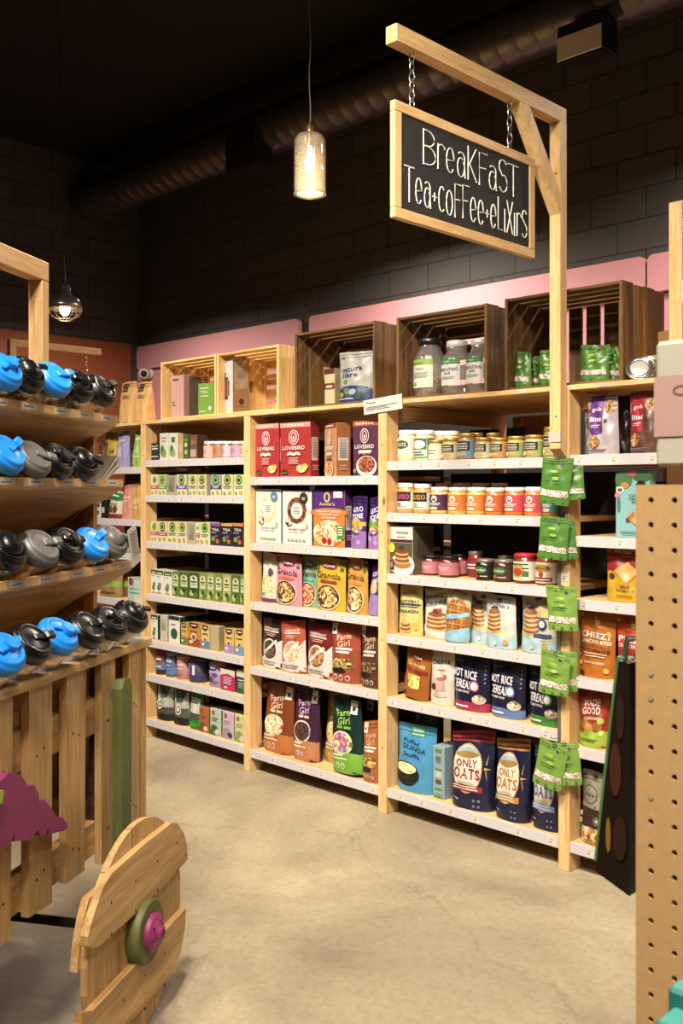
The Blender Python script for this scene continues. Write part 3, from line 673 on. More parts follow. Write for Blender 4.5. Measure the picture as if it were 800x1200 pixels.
# frame legs down to the axle
# leaning green stake, its foot hidden behind the wheel
mb = MB()
a0, a1 = .123, .189
mb.prism([(a0 + .0, .46), (a1 - .008, .46), (a1, .925), (a1 - .014, .948), (a0 + .016, .950), (a0, .925)], .098, .128, 1, gpaint)
mb.build('painted_stake', cart)
MB().box(.13, .175, .10, .128, .0, .459, gpaint).build('painted_stake', cart)
# purple scalloped cut-out and its green stem end
gp = [(-20, 925), (-25, 890), (0, 916), (10.5, 906), (24, 907), (31, 918), (30, 922), (40, 920), (45.5, 930), (45, 939), (52, 937), (61, 948), (66.5, 957), (74, 958), (80, 969), (75, 973.5), (58, 977.5), (56.5, 969), (54, 978.5), (47, 979.5), (45, 972), (35, 984.5), (17, 986), (18, 975), (10.5, 991.5), (0, 993), (-20, 996)]
gp = [onG(a_, c_, .118)[:2] for a_, c_ in gp]
MB().prism(gp, .118, .148, 1, ppaint).build('grape_cutout', cart)
MB().prism([(-.54, .78), (-.475, .79), (-.470, .815), (-.54, .83)], .100, .117, 1, plain('#8fae3a', .5)).build('leaf_cutout', cart)

# ------------------------------------------------------------------ flip-lid jars lying on the tilted shelves
def jar_contents(kind):
    return {'beans': food('#3b2a18', '#6e5230', '#a88a54', 90), 'seeds': food('#201a16', '#3b2f25', '#5b4a38', 160), 'grain': food('#8a6a3a', '#b8965a', '#d8bd84', 130),
            'nuts': food('#6a4424', '#a06c38', '#cfa064', 60), 'herb': food('#3d3418', '#6e5c24', '#b09a48', 120)}[kind]
LIDC = {'blue': ('#1c84e0', .35), 'black': ('#0c0b0b', .3), 'grey': ('#5f5c58', .4)}
def flip_jar(pos, axis, col, content, label, spin, cap):
    lm = plain(LIDC[col][0], LIDC[col][1], 0, 'lid_plastic')
    r = tag(empty('flip_lid_jar', pos), label, 'jar', 'flip lid jars on the tilted cart shelves')
    q = axis.to_track_quat('Z', 'Y') @ Matrix.Rotation(spin, 3, 'Z').to_quaternion(); r.rotation_mode = 'QUATERNION'; r.rotation_quaternion = q
    MB().lathe([(.030, -.120), (.044, -.117), (.050, -.107), (.0505, -.06), (.049, -.035), (.043, -.022), (.040, -.004)], glass('#fffaf2', .04, .10), 24, cap=False).build('glass_body', r)
    if content: MB().lathe([(.028, -.118), (.043, -.115), (.0475, -.105), (.0478, -.065), (.046, -.04)], jar_contents(content), 20).build('bulk_contents', r)
    MB().lathe([(.046, -.030), (.055, -.028), (.0575, -.020), (.0575, -.004), (.055, .002), (.0505, .003), (.0495, .008), (.046, .012), (.040, .0125), (.037, .0095), (.030, .010), (.012, .013)], lm, 32).build('lid', r)
    c = MB()
    if cap == 0:   # round spout cap with lever
        c.lathe([(.019, .008), (.019, .024), (.017, .028)], lm, 18, c=(.012, 0, 0)); c.box(-.030, .0, -.008, .008, .014, .021, lm, .003); c.box(.014, .042, -.011, .011, .018, .029, lm, .004)
    elif cap == 1:  # flat flip bar
        c.box(-.006, .045, -.009, .009, .011, .019, lm, .003); c.box(.030, .062, -.013, .013, .012, .026, lm, .005)
    else:          # domed lid with folded handle
        c.lathe([(.034, .009), (.032, .018), (.022, .026), (.008, .029)], lm, 20); c.box(.006, .056, -.010, .010, .018, .030, lm, .005)
    c.build('flip_cap', r)
    return r
rowdef = [
 (.255, [(5, 432, 'blue', 'nuts', 0), (33, 436, 'black', 'herb', 2), (65, 442, 'blue', 'beans', 1), (92, 449, 'black', 'seeds', 0), (120, 455, 'black', 'grain', 1)], 'top cart shelf'),
 (.238, [(9, 530, 'blue', 'beans', 1), (40, 535, 'grey', 'nuts', 1), (68, 537, 'black', 'beans', 0), (97, 540, 'black', 'seeds', 2)], 'second cart shelf'),
 (.205, [(10, 641, 'black', 'seeds', 2), (49, 640, 'grey', 'nuts', 1), (80, 636, 'black', 'nuts', 0), (110, 635, 'blue', 'nuts', 1), (132, 632, 'grey', 'grain', 2)], 'third cart shelf'),
 (.125, [(5, 763, 'blue', 'grain', 0), (38, 751, 'black', None, 1), (70, 742, 'blue', None, 0), (103, 735, 'black', None, 1), (130, 727, 'black', 'grain', 0), (156, 719, 'black', 'grain', 2)], 'bottom cart shelf')]
ordn = ['first', 'second', 'third', 'fourth', 'fifth', 'sixth', 'seventh', 'eighth', 'ninth', 'tenth', 'eleventh', 'twelfth']
rj = random.Random(11)
for y, items, where in rowdef:
    zsh = {'top cart shelf': 1.73, 'second cart shelf': 1.529, 'third cart shelf': 1.272, 'bottom cart shelf': 1.03}[where]
    for k, (u, v, col, content, cap) in enumerate(items):
        s, z, t = onG(u, v, y)
        pos = G0 + GD * s + GN * y; pos.z = z
        el = R_((45 if y < .15 else 39) + rj.uniform(-3, 3)); yaw = R_(rj.uniform(-6, 6) - 9)
        side = (-GN * math.cos(yaw) + GD * math.sin(yaw)); ax = side * math.cos(el) + Vector((0, 0, 1)) * math.sin(el)
        n = len(items)
        lab = f"{col} lidded jar lying on the {where}, {ordn[k]} of {['', '', '', '', 'four', 'five', 'six'][n]} from the left"
        flip_jar(pos, ax, col, content, lab, rj.uniform(-.5, .5) , cap)
# tools and card at the end of the second shelf, paper tag on the third
s, z, t = onG(128, 545, .20); base = G0 + GD * (s - .02) + GN * .25
def atG(s, y, z): p = G0 + GD * s + GN * y; return (p.x, p.y, z)
q = tag(empty('paper_bag_stack', atG(.300, .29, 1.523), (R_(0), R_(0), BETA)), 'bundle of flat folded paper bags sticking out at the end of the second shelf', 'paper bags')
for k in range(5):
    c = ['#caa56e', '#e0d8c8', '#8d7a58', '#d8c9a8', '#5b5040'][k]
    m_ = MB().box(-.03, .105, -.05, .03, k * .005, k * .005 + .0035, card(c)); m_.xf(Matrix.Rotation(R_(-24 - 3 * k), 4, 'Y')); m_.build('paper_bag', q)
q = tag(empty('paper_tag', atG(.315, .150, 1.31), (0, 0, BETA)), 'white printed paper tag leaning on the grey lid, third cart shelf', 'paper tag')
m_ = MB().box(-.03, .03, -.0008, .0008, -.045, .075, card('#d9d2c4')); paint(m_, Ln(.5, .85, .75, 9, .03, '#6b6258', 2.4), .06, .12, lambda x, z, o: (x, -.001 - o, z - .045))
m_.xf(Matrix.Rotation(R_(-18), 4, 'Y')); m_.build('tag_sheet', q)
m_ = MB().tube([(-.02, 0, .075), (-.02, .004, .09)], .001, plain('#8a8070'), 5); m_.build('tag_string', q)

# small gallows on the far side, on the brown wall side of the room
x0, z0, t0 = onX(10, 397, -6.8); x1, z1, t1 = onX(117, 413, -6.8)
fb = tag(empty('sign_bracket', (-6.8, x0, 0)), 'distant pine gallows bracket in front of the rust brown wall', 'sign bracket')
L = x1 - x0
MB().box(-.025, .025, 0, L, z0 - .05, z0 + .0, pine(1), .002).build('arm', fb)
MB().box(-.025, .025, 0, .05, 0, z0 - .05, pine(2), .002).build('upright', fb)
chain(fb, (0, L - .12, z0 - .30), (0, L - .12, z0 - .05))

# ================================================================== PEGBOARD END CAP (right foreground)
PYB = .935; ux, uz, _ = onY(745, 560, PYB)
pb = tag(empty('pegboard_display', (ux, PYB, 0)), 'brown pegboard display end at the right edge of the view', 'pegboard display')
pm = bumped('#bf9a66', .6, 90, .25, .001, 'hardboard', .05)
PI_ = .0254; NX, NZ = 16, 59
mb = MB(); mbk = MB()
for i in range(NX):
    for j in range(NZ):
        cx = .0165 + i * PI_; cz = .015 + j * PI_; h_ = PI_ / 2
        sq = []; ring = []; rin = []
        for k in range(8):
            a = R_(22.5 + 45 * k); c_, s_ = math.cos(a), math.sin(a); q = h_ / max(abs(c_), abs(s_)); sq.append((cx + q * c_, 0, cz + q * s_)); ring.append((cx + .0033 * c_, 0, cz + .0033 * s_)); rin.append((cx + .0033 * c_, .005, cz + .0033 * s_))
        corners = [(cx + h_, 0, cz + h_), (cx - h_, 0, cz + h_), (cx - h_, 0, cz - h_), (cx + h_, 0, cz - h_)]
        f = [(k, (k + 1) % 8, 8 + (k + 1) % 8, 8 + k) for k in range(8)] + [(8 + k, 8 + (k + 1) % 8, 16 + (k + 1) % 8, 16 + k) for k in range(8)]
        f += [(0, 24, 1), (2, 25, 3), (4, 26, 5), (6, 27, 7)]
        mb.add(sq + ring + rin + corners, f, pm)
x1_ = .0165 + (NX - .5) * PI_; z1_ = .015 + (NZ - .5) * PI_; x0_ = .0165 - PI_ / 2; z0_ = .015 - PI_ / 2
mb.box(x0_ - .004, x0_, 0, .006, z0_, z1_, pm); mb.box(x0_ - .004, x1_, 0, .006, z1_, z1_ + .003, pm)
mb.build('pegboard_panel', pb)
MB().box(x0_, x1_, .006, .008, z0_, z1_, plain('#191411', .8)).build('backing', pb)
for xx in (.02, x1_ - .06): MB().box(xx, xx + .04, .009, .05, 0, z1_, pine(2)).build('frame_post', pb)
MB().box(x0_ + .03, x1_, -.0, .30, z1_ + .0035, z1_ + .021, wood('dark_shelf', '#4a3018', '#6b4724', 0, 9)).build('top_shelf', pb)
m_ = MB()
for j in (50, 51, 46):
    m_ = MB(); m_.prism([(.0165 + .0031 * math.cos(a * 1.0472), .015 + j * PI_ + .0031 * math.sin(a * 1.0472)) for a in range(6)], -.001, .004, 1, plain('#a89878', .4)); m_.build('hole_plug', pb)  # pale disc in the hole, its colour stands for light from behind
ZP = z1_ + .0215
# blurred box standing on it
xb_, zb_, _ = onY(762, 470, .955)
cbx = tag(empty('carton', (xb_ + .062, .99, ZP)), 'out of focus cream and pink carton standing on top of the pegboard display', 'carton')
zt_ = onY(765, 400, .955)[1] - ZP
m_ = MB().box(-.06, .06, -.03, .03, 0, zt_, card('#e2d9bd'), .004); m_.build('carton_body', cbx)
m_ = MB(); paint(m_, [Rc(.0, .24, 1, .72, '#e3b09c'), El(.62, .88, .30, .13, '#cfc49a'), T('Cradle', .42, .60, .08, '#9a7a68', .5), Ln(.6, .50, .55, 5, .02, '#b98a78', 2.2)], .12, zt_, lambda x, z, o: (x, -.0302 - o, z)); m_.build('printed_front', cbx)
# hanging packets on the pegboard's left side
for k, (du, colr, lab) in enumerate(((0, '#2a1a10', 'dark glossy packet hanging beside the pegboard'), (1, '#5f9a58', 'green edged packet hanging behind the dark packet beside the pegboard'))):
    xq, zq, _ = onY(740, 800, 1.02 + .03 * k)
    o = tag(empty('hanging_packet', (xq + .003 - .006 * k, 1.00 + .035 * k, zq - .218 + .004 * k), (0, 0, 0)), lab, 'packet')
    m_ = MB(); m_.prism([(-.032, .004), (.010, -.012), (.011, .20), (.010, .245), (-.003, .247), (-.010, .19), (-.022, .09)], -.010, .010, 1, foil(colr), foil(colr)); m_.build('packet_body', o)
    if k == 0:
        m_ = MB(); paint(m_, [El(.2, .2, .06, .08, '#b07a1c'), El(.38, .5, .14, .12, '#5c2c14'), El(.5, .74, .1, .1, '#3d2415'), El(.5, .2, .16, .1, '#3e2413')], .05, .25, lambda x, z, o: (x, -.0103 - o, z)); m_.build('printed_front', o)
    MB().tube([(0, .0, .245), (.004, .0, .27), (.03, -.002, .272)], .002, plain('#8f8a84', .3, .8), 6).build('peg_hook', o)
# teal cartons, bottom right
ta = onY(782, 1150, .72)
for k, (dx, z0q, z1q, lab) in enumerate(((.0, 1150, 1260, 'teal carton with a white print at the lower right edge'), )):
    pass
def teal(u, v0, Yf, w_, d_, h_, rot, lab, pr):
    x, z, _ = onY(u, v0, Yf)
    o = tag(empty('teal_carton', (x, Yf, z - h_), (0, 0, rot)), lab, 'carton')
    MB().box(0, w_, 0, d_, 0, h_, card('#1f8f88'), .003, top=card('#4fc2b4')).build('carton_body', o)
    m_ = MB(); paint(m_, pr, w_, h_, lambda x, z, of: (x + w_ / 2, -.0002 - of, z)); m_.build('printed_front', o); return o, z - h_
o1, zz1 = teal(781, 1156, .73, .16, .10, .05, 0, 'teal carton with a pale leaf print, upper of two at lower right', [El(.35, .5, .1, .3, '#a8ddd4')])
o2, zz2 = teal(765, 1196, .70, .20, .12, .05, 0, 'teal carton cut by the frame at the lower right, below the other', [El(.5, .5, .2, .3, '#a8ddd4')])
st = tag(empty('low_display_shelf', (o2.location.x - .0, .66, 0)), 'low wooden shelf in front of the pegboard carrying teal cartons', 'shelf')
MB().box(.0, .34, 0, .27, zz2 - .02, zz2 - .0005, pine(0), .002).build('shelf_board', st)
MB().box(.30, .34, .02, .25, 0, zz2 - .02, pine(2)).build('shelf_support', st)
MB().box(.06, .09, .20, .25, 0, zz2 - .02, pine(2)).build('shelf_support', st)

# ================================================================== PRODUCTS
ordw = {1: 'top', 2: 'second', 3: 'third', 4: 'fourth', 5: 'fifth', 6: 'sixth', 7: 'bottom'}
def shelf_words(b, i):
    n = len(LEV[b]); bn = ['far left bay', 'tea bay', 'cereal bay', 'middle bay', 'right bay'][b]
    return ('bottom' if i == n - 1 else ordw[i + 1]) + ' shelf, ' + bn
LABS = {}
def setlab(o, desc, where, cat, group):
    lab = desc + (', ' + where if where else '')
    LABS.setdefault(lab, []).append(o)
    tag(o, lab, cat, group)
def pouch_surf(w_, h_, d, sq=2.6, seed=0, lean=0.0):
    rs = random.Random(seed); ph = [rs.uniform(0, 6.28) for _ in range(5)]; am = rs.uniform(.8, 1.6); sk = rs.uniform(-.035, .035) * w_; sl = rs.uniform(-.035, .035) * h_; tw = rs.uniform(-.03, .05); lb = rs.uniform(-.05, .05)
    def half(x, z):
        xn = min(1, abs(2 * x / w_)); t = max(0, min(1, z / h_))
        f = (1 - t ** 2.6) * (.86 + .14 * math.cos(t * 2.2)); g = max(0, 1 - xn ** sq) ** .62
        wr = (.0022 * math.sin(14 * x / w_ + 9 * t + ph[0]) + .0016 * math.sin(21 * t - 7 * x / w_ + ph[1])) * am * (1 - xn ** 4) * min(1, 6 * t)
        return max(.0006, d / 2 * f * g + wr * min(1, d / .04))
    def surf(x, z, off):
        t = max(0, min(1, z / h_)); k = 1 - .05 * math.sin(math.pi * t ** .8) - (.06 * (1 - t / .08) if t < .08 else 0)
        zz = z + .006 * math.sin(3 * x / w_ + ph[2]) * t - (0.010 * (1 - abs(2 * x / w_) ** 2) * (1 - t) * 0)
        return (x * (k - tw * t * t) + sk * t * t, -half(x, z) - off, zz + sl * t ** 4 * (2 * x / w_) - .012 * h_ * t ** 5 * abs(2 * x / w_) ** 3)
    return surf, half
def make_pouch(root, w_, h_, d, col, art, seed=0, sq=2.6, tag_=None, seal=None, back=None):
    surf, half = pouch_surf(w_, h_, d, sq, seed)
    m = MB(); mt = foil(col) if isinstance(col, str) else col; nx, nz = 20, 20
    xs = [(-.5 + i / nx) * w_ for i in range(nx + 1)]; zs = [h_ * j / nz for j in range(nz + 1)]
    fr = [surf(x, z, 0) for z in zs for x in xs]; bk = [(p[0], -p[1], p[2]) for p in fr]
    q = lambda i, j: j * (nx + 1) + i
    m.add(fr, [(q(i, j), q(i + 1, j), q(i + 1, j + 1), q(i, j + 1)) for j in range(nz) for i in range(nx)], mt, True)
    m.add(bk, [(q(i, j), q(i, j + 1), q(i + 1, j + 1), q(i + 1, j)) for j in range(nz) for i in range(nx)], mt, True)
    o = len(m.v)
    for row, sm in ((0, 0), (nz, 0)):
        e = [fr[q(i, row)] for i in range(nx + 1)]; g = [bk[q(i, row)] for i in range(nx + 1)]
        m.add(e + g, [(i, nx + 1 + i, nx + 2 + i, i + 1) if row == 0 else (i, i + 1, nx + 2 + i, nx + 1 + i) for i in range(nx)], mt)
    for col_ in (0, nx):
        e = [fr[q(col_, j)] for j in range(nz + 1)]; g = [bk[q(col_, j)] for j in range(nz + 1)]
        m.add(e + g, [(j, j + 1, nz + 2 + j, nz + 1 + j) for j in range(nz)], mt)
    m.build('pouch_body', root)
    p = MB()
    if art: paint(p, art, w_, h_, surf, curved=True); p.build('printed_front', root)
    s = MB(); sc_ = seal or col; sc_m = foil(sc_) if isinstance(sc_, str) else sc_
    for zz in (.955, .90):
        s.add([surf((-.5 + i / 8) * w_ * .985, h_ * (zz + dz), .0045 + (.0006 if dz == .0 else 0)) for dz in (-.006, .0, .006) for i in range(9)], [(r * 9 + i, r * 9 + i + 1, (r + 1) * 9 + i + 1, (r + 1) * 9 + i) for r in range(2) for i in range(8)], sc_m, True)
    s.build('seal_ridge', root)
    if tag_:
        p = MB(); paint(p, [Rc(tag_[0], .80, tag_[0] + .20, .98, '#e6ddcf'), Ci(tag_[0] + .10, .87, .045, '#3a2f2a')], w_, h_, surf, off0=.0042, curved=True); p.build('paper_tag', root)
def make_box(root, w_, h_, d, col, art, side=None, top=None, sideart=None):
    m = MB().box(-w_ / 2, w_ / 2, -d / 2, d / 2, 0, h_, card(col), .0015, top=card(top) if top else None, side=card(side) if side else None); m.build('box_body', root)
    if art: p = MB(); paint(p, art, w_, h_, lambda x, z, o: (x, -d / 2 - o, z)); p.build('printed_front', root)
    if sideart: p = MB(); paint(p, sideart, d, h_, lambda x, z, o: (w_ / 2 + o, x, z)); p.build('printed_side', root)
def make_jar(root, w_, h_, lid, content, art, label=(.12, .72), lidh=.14, labcol='#e8e0cc', square=False):
    r = w_ / 2 * .96; lh = min(h_ * lidh, .022); zb_ = h_ - lh
    cm = content if not isinstance(content, str) else plain(content, .18, 0, 'jar_filling')
    m = MB().lathe([(r * .86, 0), (r * .97, h_ * .03), (r, h_ * .08), (r, zb_ * .80), (r * .95, zb_ * .90), (r * .86, zb_ * .96), (r * .84, zb_)], cm, 22); m.build('jar_body', root)
    lm = plain(lid, .35, .6 if lid in ('#b5924f', '#8c8378', '#2b2723') else 0, 'lid')
    MB().lathe([(r * .88, zb_ - .002), (r * .93, zb_), (r * .93, h_ - .003), (r * .88, h_), (r * .70, h_), (r * .68, h_ - .0015), (.001, h_ - .0015)], lm, 26).build('lid', root)
    z0, z1 = label; hh = (z1 - z0) * zb_; rr = r + .0006; arcw = w_ * 1.9
    def surf(x, z, o): a = x / rr; return ((rr + o) * math.sin(a), -(rr + o) * math.cos(a), z0 * zb_ + z)
    p = MB(); paint(p, [Rc(0, 0, 1, 1, labcol)], arcw, hh, surf, curved=True); paint(p, art, w_, hh, surf, off0=.0014, curved=True); p.build('label', root)
def make_can(root, w_, h_, col, lid, art):
    r = w_ / 2 * .97
    MB().lathe([(r * .98, 0), (r, .002), (r, h_ * .86), (r * .98, h_ * .865)], card(col), 26).build('can_body', root)
    MB().lathe([(r * 1.01, h_ * .862), (r * 1.01, h_ - .003), (r * .97, h_), (.001, h_)], plain(lid, .35, 0, 'lid'), 26).build('lid', root)
    surf = lambda x, z, o: ((r + o) * math.sin(x / r), -(r + o) * math.cos(x / r), z)
    p = MB(); paint(p, art, w_, h_, surf, curved=True); p.build('label', root)
GROUPS = {}
def item(b, i, kind, u0, u1, v, col, art, desc, set_=.035, d=None, rot=0, w=None, tilt=0, rows=0, h=None, u=None, name=None, pitch=0, **kw):
    zb_ = LEV[b][i] + .0008; Yf = YF + set_ - .014
    xa, xb = onY(u0, v, Yf)[0], onY(u1, v, Yf)[0]; w_ = w or max(.02, (xb - xa) - .002)
    lo, hi = PX[b] + .028, PX[b + 1] - .028; wm = w_ * .78
    if not w and xa < lo: xa = min(lo, xb - wm); w_ = xb - xa - .002
    if not w and xb > hi: xb = max(hi, xa + wm); w_ = xb - xa - .002
    xc = (xa + xb) / 2; hh = h or (onY((u0 + u1) / 2, v, Yf)[1] - zb_)
    xc = min(max(xc, PX[b] + .0275 + w_ / 2 * .98), PX[b + 1] - .027 - w_ / 2 * .98) if not rot else xc
    catn = {'box': ('food_box', 'box'), 'pouch': ('food_pouch', 'pouch'), 'jar': ('food_jar', 'jar'), 'can': ('canister', 'canister')}[kind]
    d = d or {'box': .055, 'pouch': .07, 'jar': w_, 'can': w_}[kind]
    grp = {'box': 'cartons', 'pouch': 'pouches', 'jar': 'jars', 'can': 'canisters'}[kind] + ' on the ' + shelf_words(b, i)
    rq = random.Random(int(u0 * 13 + v * 3))
    if kind == 'pouch' and not rot: rot = rq.uniform(-5, 5)
    if kind == 'box' and not rot and w_ > .03: rot = rq.uniform(-1.5, 1.5)
    if kind == 'pouch' and not tilt: tilt = rq.uniform(-1.2, 1.2)
    root = empty(name or catn[0], (xc, Yf + d / 2, zb_), (R_(pitch), R_(tilt), R_(rot)))
    if kind == 'box': make_box(root, w_, hh, d, col, art, **kw)
    elif kind == 'pouch': make_pouch(root, w_, hh, d, col, art, seed=int(u0 * 7 + v), **kw)
    elif kind == 'jar': make_jar(root, w_, hh, kw.get('lid', '#2b2723'), col, art, kw.get('label', (.12, .72)), kw.get('lidh', .14), kw.get('labcol', '#e8e0cc'))
    else: make_can(root, w_, hh, col, kw.get('lid', '#d8d2c8'), art)
    if tilt: root.location.z += abs(math.sin(R_(tilt))) * w_ / 2
    if pitch: root.location.z += abs(math.sin(R_(pitch))) * d / 2
    setlab(root, desc, shelf_words(b, i), catn[1], grp)
    zc_ = SD - set_
    for r in range(rows):
        yy = (d + .004) * (r + 1)
        if yy + d > zc_ + .03: break
        c = dup(root); c.location.y += yy
        for ch in list(c.children):
            if ch.name.startswith('printed_front') or ch.name.startswith('printed_side'): bpy.data.objects.remove(ch)
        setlab(c, ('same ' + catn[1] + ' behind ' + desc.split(',')[0] + ' on ' + shelf_words(b, i)), '', catn[1], 'back stock behind the ' + desc)
    return root
W_ = '#efe7d6'
# ---------------------------------------------------------------- cereal bay (2)
def lovebird(main, top, bowl, txt=1):
    a = [Rc(0, .91, 1, 1, top)] + [Rc(.12 + .12 * k, .935, .20 + .12 * k, .97, '#f6dcd0') for k in range(6)]
    a += [El(.47, .73, .17, .135, '#efd9cf'), El(.47, .73, .145, .115, main), El(.47, .73, .10, .095, '#efd9cf'), El(.47, .735, .07, .07, main), Rc(.44, .69, .50, .75, '#efd9cf'),
          T('LOVEBIRD', .47, .535, .072, '#f5e6da', .74, 1), Pg([(.25, .44), (.36, .465), (.47, .44), (.58, .465), (.69, .44), (.69, .39), (.58, .41), (.47, .385), (.36, .41), (.25, .39)], '#efd9cf' if bowl != 2 else '#d98a6a')]
    if bowl == 1: a += Ln(.47, .345, .34, 5, .014, '#e8a79a', 1.9) + [El(.17, .10, .10, .045, '#6e1a14'), El(.17, .075, .11, .02, '#3f7a35'), El(.74, .15, .17, .075, food('#b9762c', '#e2ac5c', '#f4d49a', 120)), El(.86, .19, .10, .05, food('#b9762c', '#e2ac5c', '#f4d49a', 120)), El(.70, .10, .03, .02, '#f3e6d6')]
    if bowl == 2: a += [Pg([(.25, .47), (.75, .47), (.75, .42), (.25, .42)], '#efe3d6'), El(.56, .18, .40, .19, '#efe6da'), El(.56, .21, .33, .15, food('#4a1d12', '#7c3622', '#b0694a', 110)), El(.10, .10, .06, .04, '#7aa37a')]
    if bowl == 3: a += [Pg([(.25, .34), (.36, .36), (.47, .34), (.58, .36), (.69, .34), (.69, .31), (.58, .33), (.47, .31), (.36, .33), (.25, .31)], '#7a3a1c'), El(.47, .14, .36, .15, '#efe0c6'), El(.47, .15, .30, .13, food('#7a4a1c', '#b98440', '#e2b87a', 120))]
    return a
nutr = [Rc(.12, .30, .84, .72, '#e9dccb')] + Ln(.48, .68, .6, 11, .012, '#7c6a5c', 2.7) + Ln(.48, .2, .6, 3, .015, '#e0a898', 2.4)
item(2, 0, 'box', 291.8, 326, 497, '#c02a28', lovebird('#c02a28', '#e69a8c', 1), 'bright red strawberry cereal box, leftmost of the two', d=.062, side='#a02320', top='#e69a8c', sideart=nutr, name='cereal_box')
item(2, 0, 'box', 328.3, 363.6, 495, '#c02a28', lovebird('#c02a28', '#e69a8c', 1), 'bright red strawberry cereal box, right of the other red one', d=.062, side='#a02320', top='#e69a8c', sideart=nutr, name='cereal_box')
item(2, 0, 'box', 380, 398, 496, '#d9955c', lovebird('#d9955c', '#a8481e', 3), 'orange cereal box turned at an angle', d=.075, rot=-24, w=.165, side='#b8652a', top='#a8481e', sideart=nutr, name='cereal_box', set_=.06)
item(2, 0, 'box', 413.3, 444, 493, '#5e2348', lovebird('#5e2348', '#c8683c', 2), 'plum purple cereal box half behind the post', d=.062, side='#4b1b3a', top='#c8683c', sideart=nutr, name='cereal_box')
def ring(c1, c2, c3, dot, tcol):
    return [El(.5, .635, .33, .245, food(c1, c2, c3, 130)), El(.5, .63, .20, .15, '#f3ecdc')] + Ln(.5, .68, .24, 4, .018, '#a39a86', 2) + [Ci(.74, .86, .14, dot), Rc(.68, .86, .80, .875, W_), Rc(.69, .83, .79, .845, W_), T('COCONUT CRISPS', .5, .285, .028, tcol, .62, 1), T('GLUTEN FREE', .5, .235, .022, tcol, .5), El(.24, .42, .11, .08, food('#2a2036', '#513a2a', '#d9c7a0', 90)), El(.84, .36, .05, .05, '#b9c9a0')] + [Rc(.2 + .13 * k, .07, .29 + .13 * k, .11, '#9fb0a0') for k in range(5)]
item(2, 1, 'box', 295.8, 329, 573, '#eee6d4', ring('#b99a68', '#dcc394', '#f0e0bc', '#4c88a8', '#3e6f8c'), 'cream cereal box with a pale ring of cereal and blue top', d=.055, side='#5b8fb0', top='#5b8fb0', name='cereal_box')
item(2, 1, 'box', 331, 364.8, 575, '#eee6d4', ring('#3a1c12', '#5e3220', '#8d5a3c', '#3d2a22', '#3d2a22'), 'cream cereal box with a dark ring of cereal and brown top', d=.055, side='#43291c', top='#43291c', name='cereal_box')
item(2, 1, 'box', 366.8, 403.8, 574, '#e0802a', [Rc(0, .60, 1, 1, '#53237c'), El(.5, .60, .6, .08, '#e0802a'), El(.45, .87, .10, .09, '#e8c95a'), El(.45, .87, .05, .06, '#53237c'), T('Annie\'s', .45, .75, .055, '#f0d778', .5, 1), Rc(.66, .86, .94, .97, '#dfe8d0'), T('CINNAMON CRUNCH', .5, .62, .035, '#f6e8d2', .78, 1), T('CROQUANT A LA', .5, .565, .035, '#f6e8d2', .66, 1), T('CANNELLE', .5, .51, .035, '#f6e8d2', .45, 1), El(.5, .24, .48, .23, food('#a8642a', '#ddb078', '#f2dcb6', 70)), El(.38, .1, .08, .06, '#a81f26'), El(.55, .09, .08, .06, '#b8242c'), Rc(.78, .14, 1, .38, '#3f9a3a')] + Ln(.89, .34, .16, 4, .018, '#e9f2d8', 2.4), 'purple and orange cinnamon cereal box', d=.055, side='#4a2170', top='#53237c', sideart=nutr, name='cereal_box')
def gozo(band): return [Rc(0, .0, 1, .34, '#9a6cae'), El(.5, .46, .46, .22, '#4a2578'), El(.5, .43, .36, .14, food('#7a5a3a', '#a8885a', '#d8c090', 110)), T('GRO', .5, .74, .10, '#f4ecf4', .62, 1, 12), T('ZONE', .5, .61, .10, '#f4ecf4', .72, 1, 12), Rc(0, .44, 1, .52, band), El(.3, .2, .12, .05, '#b493c4'), El(.7, .12, .12, .05, '#b493c4')]
item(2, 1, 'pouch', 407, 426, 582, '#3a1a5e', gozo('#d8a833'), 'purple seed snack pouch with a yellow band', d=.05, set_=.03, seal='#2b1246', tilt=2)
item(2, 1, 'pouch', 427.5, 446, 583, '#3a1a5e', gozo('#5aa83a'), 'purple seed snack pouch with a green band', d=.05, set_=.03, seal='#2b1246')
item(2, 1, 'pouch', 414, 430, 577, '#2b1246', [], 'plain dark purple pouch tucked behind the banded ones', d=.04, set_=.13)
def prama(main, deco, badge, word, foodm): 
    return [El(.06, .90, .12, .06, deco), El(.92, .93, .12, .05, deco), El(.9, .8, .06, .04, '#3f6a2a'), El(.1, .78, .06, .05, '#3f6a2a'), El(.5, .845, .26, .065, '#7c1c1a'), T('PRANA', .5, .85, .06, '#f3e3d2', .40, 1), T(word, .48, .665, .125, '#4a1612' if badge != '#fff' else '#4a1612', .84, 0), Rc(.22, .52, .80, .575, badge), El(.5, .25, .42, .25, '#d9c08e'), El(.5, .26, .38, .225, '#23150e'), El(.5, .26, .34, .20, foodm), El(.2, .08, .09, .04, '#a8b8c8')]
item(2, 2, 'pouch', 301, 321.6, 648, '#d9cfc0', [El(.5, .33, .42, .22, food('#a8905a', '#cdb684', '#e6d6ae', 120)), Rc(0, 0, 1, .08, '#6a2f5a'), Ci(.68, .62, .17, '#6a2f5a'), T('grain', .32, .86, .05, '#7a6a5a', .4), Rc(.08, .13, .4, .19, '#5a86a8')], 'off-white oat pouch with a plum dot, leftmost', d=.055, set_=.05)
item(2, 2, 'pouch', 318, 350, 652, '#d98a9a', prama('', '#8a2a3a', '#d8694a', 'Granola', food('#3a2418', '#8a6034', '#d9b070', 70)), 'pink granola pouch with dark bowl', d=.065, set_=.028)
item(2, 2, 'pouch', 326, 346, 646, '#c86a72', [], 'deep pink pouch edge behind the pink granola pouch', d=.04, set_=.12)
